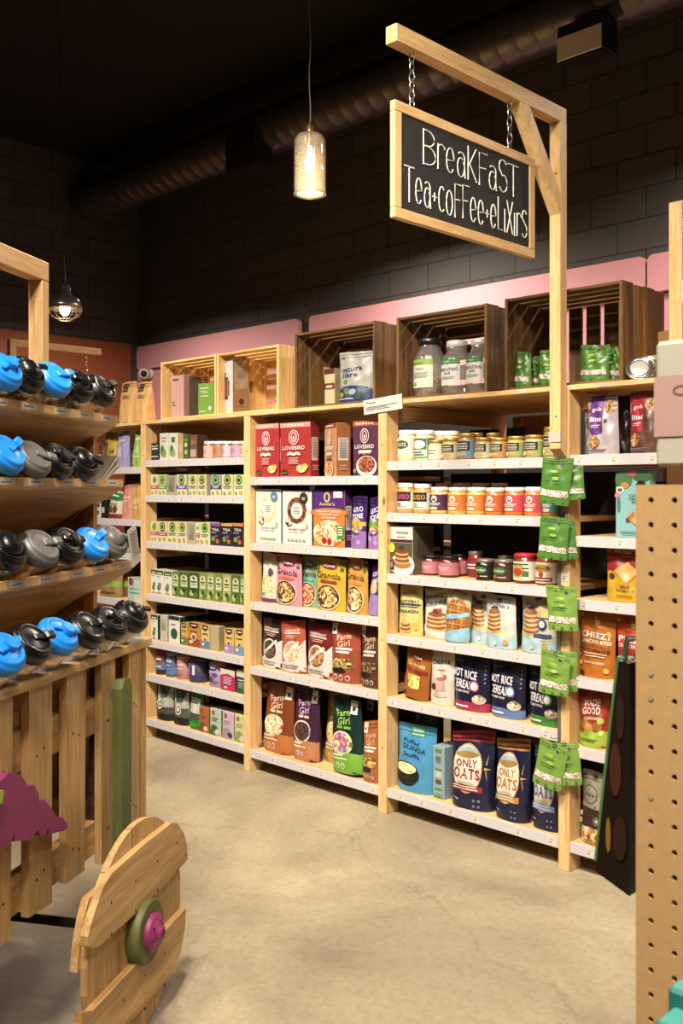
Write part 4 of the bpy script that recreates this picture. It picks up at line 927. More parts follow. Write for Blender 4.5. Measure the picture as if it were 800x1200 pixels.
item(2, 2, 'pouch', 348, 372, 652, '#7fae7c', prama('', '#b83a3a', '#4fb0a8', 'Granola', food('#8a1f16', '#b8523a', '#e0b080', 80)), 'mint green granola pouch partly behind the yellow one', d=.05, set_=.065)
item(2, 2, 'pouch', 365.5, 401, 654.6, '#dfae22', prama('', '#4a7a2a', '#9a3a2a', 'Granola', food('#3a2418', '#a8642a', '#e0c080', 70)), 'yellow granola pouch with large bowl of granola', d=.065, set_=.025)
item(2, 2, 'pouch', 402.5, 427, 654.6, '#d99a2c', prama('', '#7a2a1a', '#d8803a', 'Granola', food('#5a3a1c', '#b07a3a', '#ead0a0', 80)), 'amber orange granola pouch right of the yellow one', d=.06, set_=.03)
item(2, 2, 'pouch', 428, 443, 663, '#4a2a80', [Rc(0, 0, 1, .40, '#9a7ab8'), T('GO', .5, .82, .08, '#f0e8f4', .6, 1, 20), T('BIO', .5, .68, .08, '#f0e8f4', .6, 1, 20), Rc(0, .42, 1, .50, '#23407c'), El(.4, .55, .34, .14, '#d0b890')], 'narrow purple pouch leaning at the right end', d=.05, set_=.035, tilt=6)
def carb(main, fm): return [Pg([(0, 0), (1, 0), (1, .62), (.0, .18)], '#d9cdbf'), El(.5, .38, .36, .22, '#e6dccf'), El(.5, .38, .31, .19, fm), Pg([(.18, .30), (.24, .26), (.82, .56), (.76, .60)], '#e9e0d2'), T('CARBONAUT', .48, .80, .048, '#efe2d6', .66, 1), Rc(.16, .735, .84, .765, '#e4c7bb')] + Ln(.48, .69, .5, 2, .016, '#d9a898', 2.2) + Ln(.5, .12, .6, 2, .018, '#9a8c80', 2.4)
item(2, 3, 'pouch', 302.5, 328, 725, '#33211f', carb('', food('#2a1c16', '#4a342a', '#6e5240', 120)), 'dark brown low carb granola pouch with pale round window', d=.06)
item(2, 3, 'pouch', 327, 354.5, 728, '#c8502f', carb('', food('#a8704a', '#cf9f70', '#e6c9a0', 120)), 'coral orange low carb granola pouch, slightly tilted', d=.055, set_=.03, tilt=-2)
item(2, 3, 'pouch', 354.5, 386.5, 732, '#7c1f1a', carb('', food('#5a3a22', '#8a5f3a', '#b98a58', 110)), 'maroon low carb granola pouch with round window', d=.065, set_=.03)
def fgirl(txt, win, base, fm, l1='#e6c9a8', win2=None):
    return [T('Farm', .48, .79, .085, txt, .44, 1, 8), T('Girl', .50, .685, .10, txt, .40, 1, 8), Ci(.26, .82, .03, txt), Rc(.28, .585, .49, .62, l1), Rc(.53, .585, .74, .62, l1), Pg([(0, 0), (1, 0), (1, .27), (.5, .30), (0, .25)], base), El(.46, .40, .36, .155, '#e9d8b8' if win2 is None else win2), El(.46, .40, .32, .13, fm), Rc(.1, .18, .66, .20, '#f3e6d2'), Rc(.1, .225, .5, .245, '#f3e6d2')] + [Ci(.17 + .17 * k, .095, .062, '#efe3d2') for k in range(3)] + [Ci(.17 + .17 * k, .095, .045, base) for k in range(3)] + [Ci(.8, .40, .05, win)]
def fgirl2(txt, base, fm): return [T('Farm', .48, .76, .09, txt, .50, 1, 8), T('Girl', .50, .65, .10, txt, .42, 1, 8), Rc(.2, .545, .8, .58, '#f0e2d0'), Rc(.2, .49, .72, .525, '#f0e2d0'), Rc(.1, .24, .82, .40, fm), El(.36, .20, .26, .045, '#1d120c')] + [Ci(.24 + .22 * k, .085, .075, '#efdccb') for k in range(3)] + [Ci(.24 + .22 * k, .085, .055, base) for k in range(3)]
item(2, 3, 'pouch', 384.5, 417, 731, '#a4462a', fgirl2('#eeb89a', '#a4462a', food('#3a2414', '#7a6a34', '#b8a060', 90)), 'rust red granola pouch with white tags at its top', d=.07, set_=.028, tag_=(.04,))
item(2, 3, 'pouch', 418, 445, 733, '#5a3524', fgirl2('#d8b08e', '#5a3524', food('#2a1810', '#5a3c24', '#8a6c44', 90)), 'brown granola pouch at the right end', d=.065, set_=.03, tag_=(.06,))
item(2, 4, 'pouch', 300.7, 339.5, 802.5, '#8a3c14', fgirl('#f0cfae', '#c83a2a', '#c8702a', food('#8a6a3a', '#d9c08e', '#f0e2be', 110)), 'large rust brown cereal bag with oat bowl, leftmost', d=.09, sq=4, tag_=(.76,), set_=.05, name='cereal_bag')
item(2, 4, 'pouch', 339, 369, 807, '#3f1838', fgirl('#d8a8c8', '#9a6ab0', '#c87c4a', food('#1c1010', '#3a2220', '#5e3c30', 110)), 'deep purple cereal bag with dark cocoa bowl', d=.085, sq=4, tag_=(.76,), set_=.05, name='cereal_bag')
item(2, 4, 'pouch', 376.5, 404, 809, '#b8661c', fgirl('#f3d9a0', '#c83a2a', '#cf9a2c', food('#a87c3a', '#d9b26a', '#f0d89a', 110)), 'amber cereal bag standing behind the dark green one', d=.08, sq=4, set_=.13, name='cereal_bag')
item(2, 4, 'pouch', 383.5, 423, 822, '#0f2f2a', fgirl('#9fd84a', '#3f8a3a', '#79b82a', food('#b83a4a', '#4a6ab8', '#e0c050', 70), '#79c23a'), 'dark green cereal bag with rainbow loops, leaning forward', d=.085, sq=4, tag_=(.72,), set_=.02, tilt=-4, name='cereal_bag')
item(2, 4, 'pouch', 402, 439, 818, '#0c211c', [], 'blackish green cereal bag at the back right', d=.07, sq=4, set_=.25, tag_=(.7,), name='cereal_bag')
item(2, 4, 'pouch', 420.6, 443.5, 845, '#b0622c', fgirl2('#e6a878', '#b0622c', food('#4a3014', '#8a7034', '#c8a860', 90)), 'small copper granola pouch at the front right corner', d=.06, set_=.02, tag_=(.1,))
# ---------------------------------------------------------------- middle bay (3)
def nb(c1, c2): return [Rc(.05, .05, .95, .95, '#dfe0c0'), Rc(.08, .42, .92, .95, c1), El(.5, .68, .36, .22, c2), T('NUTS', .5, .68, .18, '#efe9d4', .5, 1), Rc(.2, .12, .8, .2, c1), Rc(.2, .26, .7, .32, c1)]
item(3, 0, 'jar', 460, 479.4, 504, '#d6bd8e', nb('#e4e2c4', '#3c5a34'), 'white lidded spread jar with cream and green label, first', lid='#e4e0d6', label=(.12, .86), labcol='#dfe0c0')
item(3, 0, 'jar', 479.8, 499.3, 504, '#d6bd8e', nb('#2f7a4c', '#f0f0dc'), 'white lidded spread jar with bright green label, second', lid='#e4e0d6', label=(.12, .86), labcol='#2f7a4c')
for k, (a, c_) in enumerate(((501, 517), (511, 531), (545, 560), (565, 580))):
    item(3, 0, 'jar', a - (3 if k == 0 else 0), c_, 505 if k < 2 else 507, '#cbb07c', [Rc(.1, .1, .9, .9, '#dcd3b4')], f'{"white" if k < 2 else "brass"} lidded jar in the rear row, {ordn[k]} from the left', set_=.125, lid='#e4e0d6' if k < 2 else '#b5924f')
def tah(c, c2='#15130f'): return [Rc(.04, .04, .96, .40, c), Rc(.08, .42, .92, .96, c2), Rc(.2, .80, .8, .86, '#d8cfae'), T('TAHINI', .5, .66, .13, '#e8dfc4', .62, 1), Rc(.2, .5, .8, .56, '#c8bc94'), El(.55, .22, .22, .13, '#c9a45e'), Ci(.25, .2, .09, '#f0e8d0')]
item(3, 0, 'jar', 497.5, 512.5, 515.5, '#c9b076', [Rc(.06, .06, .94, .94, '#e2d8b8'), Rc(.2, .6, .8, .66, '#5a4a34'), Rc(.2, .4, .7, .45, '#5a4a34')], 'small jar with plain cream label', lid='#b5924f', label=(.1, .84))
for k, (a, c_, v, lc, fill) in enumerate(((513, 531, 513, '#cdc58c', '#b8954e'), (531, 550, 507.5, '#6a9ab8', '#9a6a34'), (551, 569, 512.6, '#c8cfa4', '#a8844a'), (569.5, 588, 512.8, '#c98a44', '#a87a3a'), (588.5, 608, 511, '#9aac5a', '#b59a54'), (608.5, 630, 509.5, '#9aac5a', '#b59a54'), (632, 650, 500, '#c8cf7c', '#8a7a3c'))):
    nm = ['olive', 'blue', 'pale green', 'orange', 'green', 'green', 'tall yellow green'][k]
    item(3, 0, 'jar', a, c_, v, fill, tah(lc), f'{nm} labelled tahini jar with black band, {ordn[k]} of seven', lid='#b5924f', label=(.1, .84), labcol=lc)
def nuiso(c): return [Rc(.0, .0, 1, .45, '#e7e2d0'), Rc(0, .45, 1, 1, '#1c1a1c'), T('NUISO', .5, .72, .30, c, .86, 1), Rc(.2, .1, .8, .16, '#5fae9a'), El(.4, .28, .14, .1, c)]
item(3, 1, 'jar', 459, 478.5, 566, '#c48a48', nuiso('#e0427a'), 'white lidded nut butter jar with pink lettering', lid='#e4e0d6', label=(.16, .82), labcol='#cfe0cc')
item(3, 1, 'jar', 479, 497.5, 567, '#c48a48', nuiso('#e8a02a'), 'white lidded nut butter jar with orange lettering', lid='#e4e0d6', label=(.16, .82), labcol='#cfe0cc')
def elem(c): return [Ci(.5, .72, .16, '#f2e8dc'), Ci(.5, .71, .10, c), Ci(.5, .77, .05, '#f2e8dc'), T('element', .5, .44, .14, '#f7efe4', .62, 1), Rc(.26, .30, .74, .34, '#f0dcc8'), El(.48, .12, .22, .1, '#e9d3ac')]
for k, (a, c_, v, lc, f, nm) in enumerate(((498, 518, 570.7, '#4a1f4c', '#d2a860', 'dark plum'), (518.5, 540, 571, '#e07a28', '#d9a04c', 'orange'), (540.6, 561.5, 571, '#e07a28', '#d9a04c', 'orange'), (562, 584, 571.5, '#cc5a1c', '#b0642a', 'deep orange'), (584.6, 607.6, 571, '#dd3c4a', '#b8642c', 'coral red'), (608, 630.8, 570.6, '#e04450', '#c0703a', 'coral red'), (631.2, 649, 570, '#2fa09a', '#a0642c', 'teal'))):
    item(3, 1, 'jar', a, c_, v, f, elem(lc), f'{nm} labelled nut butter jar, {ordn[k]} of seven with round logo', lid='#d8d2c6', label=(.16, .84), labcol=lc)
for k in range(4):
    item(3, 1, 'jar', 503 + 22 * k, 522 + 22 * k, 566, '#c48a48', [], f'pale lidded jar in the rear row, {ordn[k]} from the left', set_=.14, lid='#d8d2c6', labcol='#c8b89a')
item(3, 2, 'box', 453.5, 484, 617, '#e6e0cc', [Rc(0, .67, 1, .73, '#5a1438'), T('Namaste', .55, .88, .07, '#4a4238', .55, 0), Rc(.3, .77, .7, .79, '#8a8070'), Rc(0, 0, 1, .66, '#5a5a30'), El(.55, .2, .55, .24, '#e9e2d2'), El(.55, .22, .40, .10, '#b9783a')] + [El(.55, .26 + .045 * k, .34 - .01 * k, .05, '#8a4a1c' if k % 2 else '#dba55c') for k in range(6)] + [El(.55, .55, .14, .05, food('#1a1428', '#3a2438', '#5a3a4a', 60)), El(.1, .55, .14, .1, '#e4dc3c'), El(.12, .2, .1, .14, food('#15101c', '#2a2030', '#c8b8a0', 60))], 'pancake mix box with a stack of pancakes', d=.15, side='#6b5c48', top='#ded6c0', set_=.02, sideart=Ln(.5, .8, .7, 12, .015, '#57493a', 2.8), name='pancake_mix_box')
pk = [Ci(.2, .6, .09, '#f0d8d0'), Rc(.34, .55, .8, .62, '#f0d8d0'), Rc(.34, .40, .7, .45, '#f0d8d0')]
item(3, 2, 'jar', 489, 507.4, 651, '#4a1c14', pk, 'pink labelled jam jar, leftmost', lid='#2b2723', label=(.12, .82), labcol='#c8707a', set_=.06)
item(3, 2, 'jar', 507.8, 528.4, 652, '#4a1c14', pk, 'pink labelled jam jar, in front of another pink one', lid='#2b2723', label=(.12, .82), labcol='#c8707a')
item(3, 2, 'jar', 526, 541, 649.5, '#4a1c14', pk, 'pink labelled jam jar in the rear row', lid='#2b2723', label=(.12, .82), labcol='#c8707a', set_=.13)
item(3, 2, 'jar', 543, 559.5, 646, '#7a1c1c', [Rc(.1, .1, .9, .9, '#8a1c24'), Rc(.2, .6, .8, .7, '#eed8c8'), Rc(.2, .4, .8, .48, '#eed8c8')], 'tall dark red jam jar in the rear row', lid='#8c8378', label=(.12, .8), labcol='#8a1c24', set_=.12)
item(3, 2, 'jar', 551.8, 571.8, 655.5, '#241410', [El(.5, .66, .34, .24, '#3f7a2c'), T('crofter', .5, .66, .13, '#e6ecd0', .6, 1), Rc(.1, .12, .9, .34, '#1c1512'), Ci(.3, .25, .12, '#a81c28'), Rc(.5, .2, .88, .26, '#d8ccb8')], 'black labelled fruit spread jar with silver lid', lid='#8c8378', label=(.06, .84), labcol='#1c1512')
item(3, 2, 'jar', 572.2, 594, 656, '#3a1c10', [El(.5, .66, .34, .24, '#3f7a2c'), T('crofter', .5, .66, .13, '#e6ecd0', .6, 1), El(.3, .25, .18, .12, '#a85a28'), Rc(.5, .2, .88, .26, '#d8ccb8')], 'brown labelled fruit spread jar with silver lid', lid='#8c8378', label=(.06, .84), labcol='#46281a')
for k in range(2): item(3, 2, 'jar', 578 + 18 * k, 594 + 18 * k, 651, '#3a1c10', [], f'silver lidded spread jar in the rear row, {ordn[k]} from the left', lid='#8c8378', set_=.14, labcol='#3a2014')
item(3, 2, 'jar', 595, 619.5, 649, '#6a2a14', [El(.45, .5, .32, .38, '#d8a02c'), El(.45, .45, .2, .22, '#c03a20'), Rc(.66, .2, .92, .5, '#3f7a4a'), Rc(.1, .82, .9, .9, '#3a6a3a'), Rc(.62, .62, .92, .68, '#4a4a3a')], 'red lidded honey jar with sunny fruit label', lid='#a8202a', label=(.12, .84), labcol='#e9e2cc', lidh=.12)
item(3, 2, 'jar', 621, 646, 649, '#7a3c18', [El(.5, .72, .4, .2, '#c98a2c'), T('MARANATHA', .5, .72, .12, '#7a2a14', .7, 1), Ci(.5, .42, .11, '#b83a24'), Rc(.04, .08, .96, .28, '#8a2a1c'), Rc(.12, .14, .88, .20, '#efdcc0')], 'large brown honey spread jar with cream label', lid='#8a5a2c', label=(.08, .82), labcol='#efe6d0', lidh=.12)
item(3, 2, 'jar', 636, 651, 654, '#5a2c18', [Rc(.1, .1, .9, .5, '#8a2a1c')], 'brown jar half hidden behind the large honey spread jar', lid='#8a5a2c', label=(.08, .82), labcol='#c8b090', set_=.16)
pan = lambda cx, cz, r_, n: [El(cx, cz + .04 * k, r_ - .008 * k, .05, '#9a5a28' if k % 2 else '#e0b070') for k in range(n)]
item(3, 3, 'pouch', 462, 490.5, 686, '#d9cc6e', [Rc(.04, .58, .96, .62, '#3a3a3a'), T('Buckwheat', .5, .83, .07, '#3a3a5a', .6, 0), T('BUCKWHEAT', .5, .66, .062, '#27306a', .84, 1), T('SARRASIN', .5, .47, .062, '#27306a', .84, 1), Rc(.1, .55, .9, .565, '#27306a')] + pan(.45, .10, .24, 5) + [El(.84, .18, .1, .07, '#e0b83a')], 'yellow buckwheat pancake mix pouch, leftmost', d=.07)
item(3, 3, 'pouch', 491.5, 536, 687.7, '#ddd3b8', [Rc(.06, .93, .5, 1, '#3f7a3a'), T('PANC', .30, .80, .075, '#27306a', .5, 1, 8), T('CREPE', .34, .665, .08, '#2f6aa8', .62, 1, 8), El(.42, .18, .4, .13, '#efe8da')] + pan(.42, .18, .30, 8) + [El(.42, .52, .12, .05, food('#1f1c3a', '#3a3050', '#6a2a3a', 60)), El(.52, .55, .05, .035, '#b8242c')], 'cream pancake and crepe mix pouch', d=.07, set_=.06)
item(3, 3, 'pouch', 517, 545, 691, '#c9b98c', [T('WAFFLE', .55, .93, .05, '#3a3020', .6, 1, -12), El(.52, .45, .56, .34, '#a8641c')] + [Rc(.08 + .17 * k, .15, .11 + .17 * k, .78, '#d9983c') for k in range(5)] + [Rc(.04, .2 + .12 * k, .9, .225 + .12 * k, '#d9983c') for k in range(5)] + [Pg([(0, .36), (1, .50), (1, .58), (0, .46)], '#8ec4dc'), Pg([(0, 0), (1, .0), (1, .30), (0, .14)], '#8ec4dc')], 'waffle mix pouch with golden waffles, leaning sideways', d=.06, set_=.02, tilt=3)
def pamela(full): return [Rc(0, 0, 1, .30, '#a8cad6'), Pg([(0, .28), (1, .20), (1, .32), (0, .36)], '#e6d78a'), T("Pamela's", .5, .82, .08, '#2f3a5a', .66, 0, -4), El(.5, .915, .10, .045, '#2f3a5a')] + pan(.36, .34, .27, 10) + [El(.36, .77, .12, .03, food('#1a1428', '#3a2438', '#5a3a4a', 60)), Ci(.78, .13, .07, '#d9a03c'), Ci(.45, .10, .05, '#efe9da')] + ([Ci(.72, .50, .12, '#2a3c6a'), Ci(.72, .50, .08, '#dfe4ea'), Rc(.5, .28, .95, .34, '#2a4a80'), Pg([(.55, .62), (.9, .60), (.95, .80), (.6, .82)], '#c9b26a')] if full else [])
item(3, 3, 'pouch', 545.5, 580, 695, '#ded6bf', pamela(0), 'pale blue and cream pancake mix pouch, back one of two', d=.06, set_=.075)
item(3, 3, 'pouch', 564, 602, 700, '#cfd0c4', pamela(0), 'pale blue and cream pancake mix pouch, front one of two', d=.065, set_=.02)
item(3, 3, 'pouch', 604, 648.5, 697, '#cfcbb4', pamela(1), 'large pancake mix pouch with navy circle beside the sign post', d=.075, set_=.03)
item(3, 3, 'pouch', 586, 606, 703, '#6a6e5a', [], 'shaded pouch behind the pancake mix pouches', d=.05, set_=.15)
item(3, 4, 'pouch', 467.5, 498, 759.5, '#a85c18', [El(.5, .80, .24, .06, '#7c1c1a'), T('PRANA', .5, .80, .05, '#f3e3d2', .38, 1), T('Granola', .5, .66, .08, '#efd9a0', .7, 0), Rc(.1, .50, .95, .57, '#8a2014'), Rc(.26, .2, .74, .46, food('#a8782c', '#d9a84a', '#f0d084', 80)), Ci(.2, .08, .07, '#3a2a1a')], 'amber cookie granola pouch leaning to the right', d=.06, tilt=7, w=.155, set_=.03)
item(3, 4, 'pouch', 500, 527.8, 761, '#d8cdb8', [T('Oatbox', .5, .77, .10, '#3a2c24', .76, 1), Rc(.38, .61, .72, .63, '#b85a6a'), Rc(.36, .25, .72, .46, '#cfa08a'), El(.54, .46, .18, .035, '#a87058'), Ci(.72, .50, .08, '#c84a5a'), El(.24, .32, .13, .06, '#4a1f24'), El(.52, .17, .3, .03, '#c8b8a4')], 'cream oat pouch with pink mug', d=.06)
def hotr(c, top): return [Rc(0, 0, 1, .15, c), El(.08, .93, .05, .025, '#c84a3a'), T('STOKED', .22, .93, .026, '#d8d0c8', .22, 1), T('OATS PLUS', .2, .80, .018, '#b8b4b8', .26), T('HOT RICE', .34, .60, .135, '#ece8e4', .72, 1, -3), T('CEREAL', .29, .43, .135, '#ece8e4', .60, 1, -3), T('MILK AND HONEY', .28, .315, .04, '#ece8e4', .5, 1, -3), Ci(.66, .42, .13, c), Ci(.66, .42, .09, '#e9e4dc'), El(.78, .21, .17, .075, '#c9bca8'), El(.78, .235, .15, .045, food('#5a3a2a', '#a88a6a', '#e0d0b4', 90)), Rc(.1, .06, .5, .09, '#e9e0da')] + [Ci(.93, .5 + .07 * k, .02, '#8a8a98') for k in range(5)]
item(3, 4, 'pouch', 528, 569.5, 763, '#171733', hotr('#b01f4a', 0), 'navy hot cereal pouch with crimson base', d=.07, sq=3)
item(3, 4, 'pouch', 570, 611, 769, '#171733', hotr('#5b7ab8', 0), 'navy hot cereal pouch with light blue base', d=.07, sq=3)
item(3, 4, 'pouch', 615, 656, 779, '#171733', hotr('#3f8a2c', 0), 'navy hot cereal pouch with green base beside the sign post', d=.07, sq=3)
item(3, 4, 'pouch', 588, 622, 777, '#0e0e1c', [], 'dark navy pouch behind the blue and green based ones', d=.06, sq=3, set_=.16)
item(3, 5, 'pouch', 457.8, 504, 850, '#3f96c8', [Rc(.36, .84, .74, .99, '#4f9a2c'), T('GoGo', .55, .93, .04, '#e9f2d8', .26, 1), T('Quinoa', .55, .87, .045, '#e9f2d8', .3, 1), T('Puffed', .42, .74, .065, '#153a6a', .42, 1, -6), T('QUINOA', .50, .645, .082, '#122f5c', .62, 1, -6), T('Souffle', .46, .55, .06, '#153a6a', .42, 1, -6), El(.36, .26, .33, .175, '#141210'), El(.34, .34, .31, .10, '#14120f'), El(.34, .345, .28, .08, food('#c8a060', '#e0c088', '#f2e0b8', 160))], 'light blue puffed quinoa pouch at the left end', d=.09, set_=.03, name='quinoa_pouch')
item(3, 5, 'pouch', 474, 509, 838, '#1f5070', [Rc(.30, .80, .7, .95, '#2f5f24')], 'dark blue pouch behind the light blue quinoa pouch', d=.07, set_=.17)
item(3, 5, 'box', 507, 521, 875, '#8eaab2', [Rc(.2, .88, .8, .95, '#4f9a3c'), Rc(.2, .40, .8, .52, '#c8c8b0'), Rc(.25, .28, .75, .36, '#6a4a3a'), Rc(.2, .55, .8, .58, '#4f9a3c'), Rc(.2, .16, .8, .2, '#4f9a3c'), Rc(.15, .02, .85, .08, '#5a9a5a')] + Ln(.5, .8, .5, 5, .01, '#5a6a70', 2.5), 'slim grey blue box turned narrow side out', d=.12, set_=.05)
def oats(c, base='#1a1c4a'): return [Rc(0, .86, 1, 1, c), El(.44, .52, .37, .32, '#c89a5a'), El(.44, .52, .35, .30, '#e6dcc4'), El(.44, .72, .26, .075, '#c9a26a'), El(.44, .74, .24, .05, '#9fb4c0'), El(.44, .70, .28, .04, '#a8803c'), T('ONLY', .44, .585, .10, c if c != '#7a9acc' else '#3c62b0', .50, 1), T('OATS', .44, .455, .135, c if c != '#7a9acc' else '#3c62b0', .66, 1), El(.44, .335, .2, .02, '#c8b890'), Rc(.06, .235, .84, .31, c), Rc(.14, .285, .7, .297, '#f0e4d0'), Rc(.14, .255, .74, .267, '#f0e4d0'), T('1 kg', .22, .12, .03, '#c8ccd8', .12, 1)] + [Ci(.66 + .1 * (k % 2), .06 + .07 * (k // 2), .03, '#6a6e8a') for k in range(4)] + [Pg([(.86, .56), (.98, .54), (.86, .52)], '#c8a04a'), Pg([(.88, .60), (.92, .72), (.90, .58)], '#c8a04a'), Pg([(.88, .50), (.92, .38), (.90, .52)], '#c8a04a')]
item(3, 5, 'pouch', 522.5, 571, 858.5, '#15163a', oats('#a8242a'), 'navy rolled oats bag with red top', d=.10, sq=3, set_=.02, name='oat_bag')
item(3, 5, 'pouch', 573, 615, 867, '#15163a', oats('#c07a24'), 'navy rolled oats bag with orange top', d=.10, sq=3, set_=.02, name='oat_bag')
item(3, 5, 'pouch', 617, 656, 878, '#15163a', oats('#7a9acc'), 'navy rolled oats bag with pale blue top', d=.10, sq=3, set_=.03, name='oat_bag')
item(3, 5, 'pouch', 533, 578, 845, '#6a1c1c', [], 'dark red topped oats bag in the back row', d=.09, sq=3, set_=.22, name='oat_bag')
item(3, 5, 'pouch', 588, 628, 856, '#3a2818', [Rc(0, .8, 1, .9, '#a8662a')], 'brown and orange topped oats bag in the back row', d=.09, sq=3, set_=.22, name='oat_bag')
# ---------------------------------------------------------------- right bay (4)
def bites(c): return [El(.12, .74, .12, .10, food('#3a1c10', '#6e4024', '#a8754a', 90)), El(.8, .78, .2, .12, food('#5a3a20', '#94683e', '#c8a070', 110)), Pg([(.14, .96), (.60, .99), (.56, .36), (.24, .30), (.10, .42)], c), T('gob', .36, .745, .085, '#f0e0e8', .32, 1), T('Bites', .34, .59, .085, '#f6ecf0', .42, 1), Rc(.18, .48, .5, .495, '#e0c8d8'), Rc(.18, .45, .44, .462, '#e0c8d8'), El(.3, .22, .2, .11, food('#5a3a20', '#94683e', '#c8a070', 110)), El(.68, .55, .05, .03, '#4a2a1a')] + Ln(.4, .08, .6, 2, .014, '#8a7480', 2)
item(4, 0, 'pouch', 684, 722, 460, '#b5a8ac', bites('#5c2484'), 'grey snack bites pouch with purple panel', d=.06, seal='#4a1c68')
item(4, 0, 'pouch', 733, 768, 459, '#6a4034', bites('#b81c26'), 'brown snack bites pouch with red panel', d=.06, seal='#8a1a20')
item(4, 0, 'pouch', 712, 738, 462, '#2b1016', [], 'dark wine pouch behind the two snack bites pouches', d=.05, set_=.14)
item(4, 0, 'pouch', 679, 688, 470, '#8a7c7a', [El(.6, .6, .4, .12, '#5a3320')], 'grey pouch edge beside the purple panelled pouch', d=.04, set_=.09, w=.05)
item(4, 1, 'box', 721, 761, 552.5, '#86c0c0', [Rc(0, .78, .45, 1, '#2f5a3c'), El(.25, .88, .26, .12, '#4a7a44'), El(.78, .93, .28, .09, '#3f6a3c'), El(.5, .97, .14, .04, '#c8505a'), El(.28, .79, .13, .05, '#c98a3a'), El(.14, .72, .12, .05, '#efe6da'), El(.14, .72, .08, .03, '#7a5a44'), El(.06, .64, .08, .04, '#d87a86'), El(.1, .5, .05, .12, '#4a8a5a'), Pg([(.60, .80), (.70, .86), (.84, .86), (.92, .80), (.84, .74), (.70, .74)], '#14181c'), T('COCONUT', .62, .64, .03, '#24303a', .44, 1), T('CRISPY', .62, .59, .03, '#24303a', .44, 1), T('ROLLS', .66, .54, .03, '#24303a', .32, 1), Pg([(.34, .30), (.60, .44), (.92, .40), (.96, .28), (.6, .20)], '#dca568'), Pg([(.34, .30), (.56, .40), (.60, .34), (.40, .24)], '#b9783c'), El(.37, .27, .05, .03, '#6a3c1c')] + Ln(.5, .08, .7, 2, .012, '#3a5a60', 2.2), 'teal coconut roll snack pack', d=.05, name='snack_box')
item(4, 2, 'pouch', 706, 756, 641, '#d9a818', [Rc(0, .56, 1, 1, '#a01c1e'), T('CRUNCHM', .5, .925, .075, '#efe0b8', .86, 1), Rc(.35, .83, .95, .85, '#d89a4a'), Pg([(.2, .56), (.55, .76), (.85, .56), (.55, .33)], '#d98a34'), Pg([(.25, .56), (.55, .73), (.80, .56), (.55, .36)], '#e6a85c'), Ci(.16, .46, .07, '#5a1c3a'), T('BBQ', .52, .28, .05, '#7a2a14', .22, 1), T('BARBECUE', .52, .21, .04, '#7a2a14', .44, 1), Rc(.3, .12, .7, .13, '#a87a1c'), Rc(.3, .09, .7, .10, '#a87a1c')], 'red and yellow barbecue cracker pouch', d=.06)
def cheezy(w1, w2, l2): return [Ci(.52, .82, .07, '#e6c83a'), Ci(.48, .89, .03, '#efe6da'), Ci(.49, .825, .012, '#2a1c10'), Ci(.56, .825, .012, '#2a1c10'), T('PARTYSMILE', .5, .735, .025, '#8a2a14', .44, 1), T(w1, .52, .625, .09, '#f6ecdc', .84, 1), T('CRACKER BITES', .52, .53, .05, '#f6ecdc', .84, 1), T('BOUCHEES AU GOUT', .5, .465, .032, '#8a2a14', .8, 1), T(l2, .52, .405, .055, '#7a2410', .8, 1), Rc(.2, .35, .84, .365, '#f3e0c4'), Rc(.24, .31, .8, .325, '#f3e0c4'), T('CRISPY & CHEESY', .52, .22, .035, '#f6ecdc', .6, 1), Ci(.1, .9, .05, '#e8bc50'), Ci(.86, .68, .06, '#e8bc50'), Ci(.1, .2, .06, '#e8bc50'), Ci(.84, .12, .07, '#e8bc50'), El(.15, .06, .1, .03, '#3a2a1c')]
item(4, 3, 'pouch', 674, 717, 716, '#c46a18', cheezy('CHEEZY', '', 'FROMAGE'), 'orange cheese cracker bites pouch', d=.065)
item(4, 3, 'pouch', 718, 763, 721, '#c83c1a', cheezy('PIZZA', '', 'LA PIZZA'), 'vermilion pizza cracker bites pouch', d=.065)
def mg(x=0): return [Rc(0, .86, 1, .99, '#7a1c10'), T('MADE', .5, .73, .11, '#f3e6dc', .52, 0), T('GOOD', .48, .60, .12, '#f3e6dc', .56, 1), T('CLICKERS', .5, .475, .045, '#f0dccc', .5, 1), Pg([(0, 0), (1, 0), (1, .26), (.8, .30), (.6, .24), (.4, .33), (.2, .22), (0, .28)], '#a3c43a'), El(.25, .38, .15, .08, '#b5702c'), El(.42, .32, .14, .07, '#c98a3a'), El(.68, .34, .16, .08, '#b5702c'), Ci(.80, .44, .09, '#b8d44a'), El(.80, .24, .08, .04, '#c8dc6a')] + Ln(.4, .12, .6, 2, .014, '#5a7a1c', 2)
item(4, 4, 'pouch', 671, 710, 806, '#a82f16', mg(), 'brick red clickers snack pouch with lime base', d=.07, sq=3)
item(4, 4, 'pouch', 713, 748, 810, '#8a2412', mg(), 'darker brick red snack pouch further right behind', d=.06, sq=3, set_=.07)
flower = lambda x, z, r_, c: [Ci(x, z, r_, c)] + [Ci(x + r_ * 1.6 * math.cos(k * .785), z + r_ * .95 * math.sin(k * .785), r_ * .35, c) for k in range(8)]
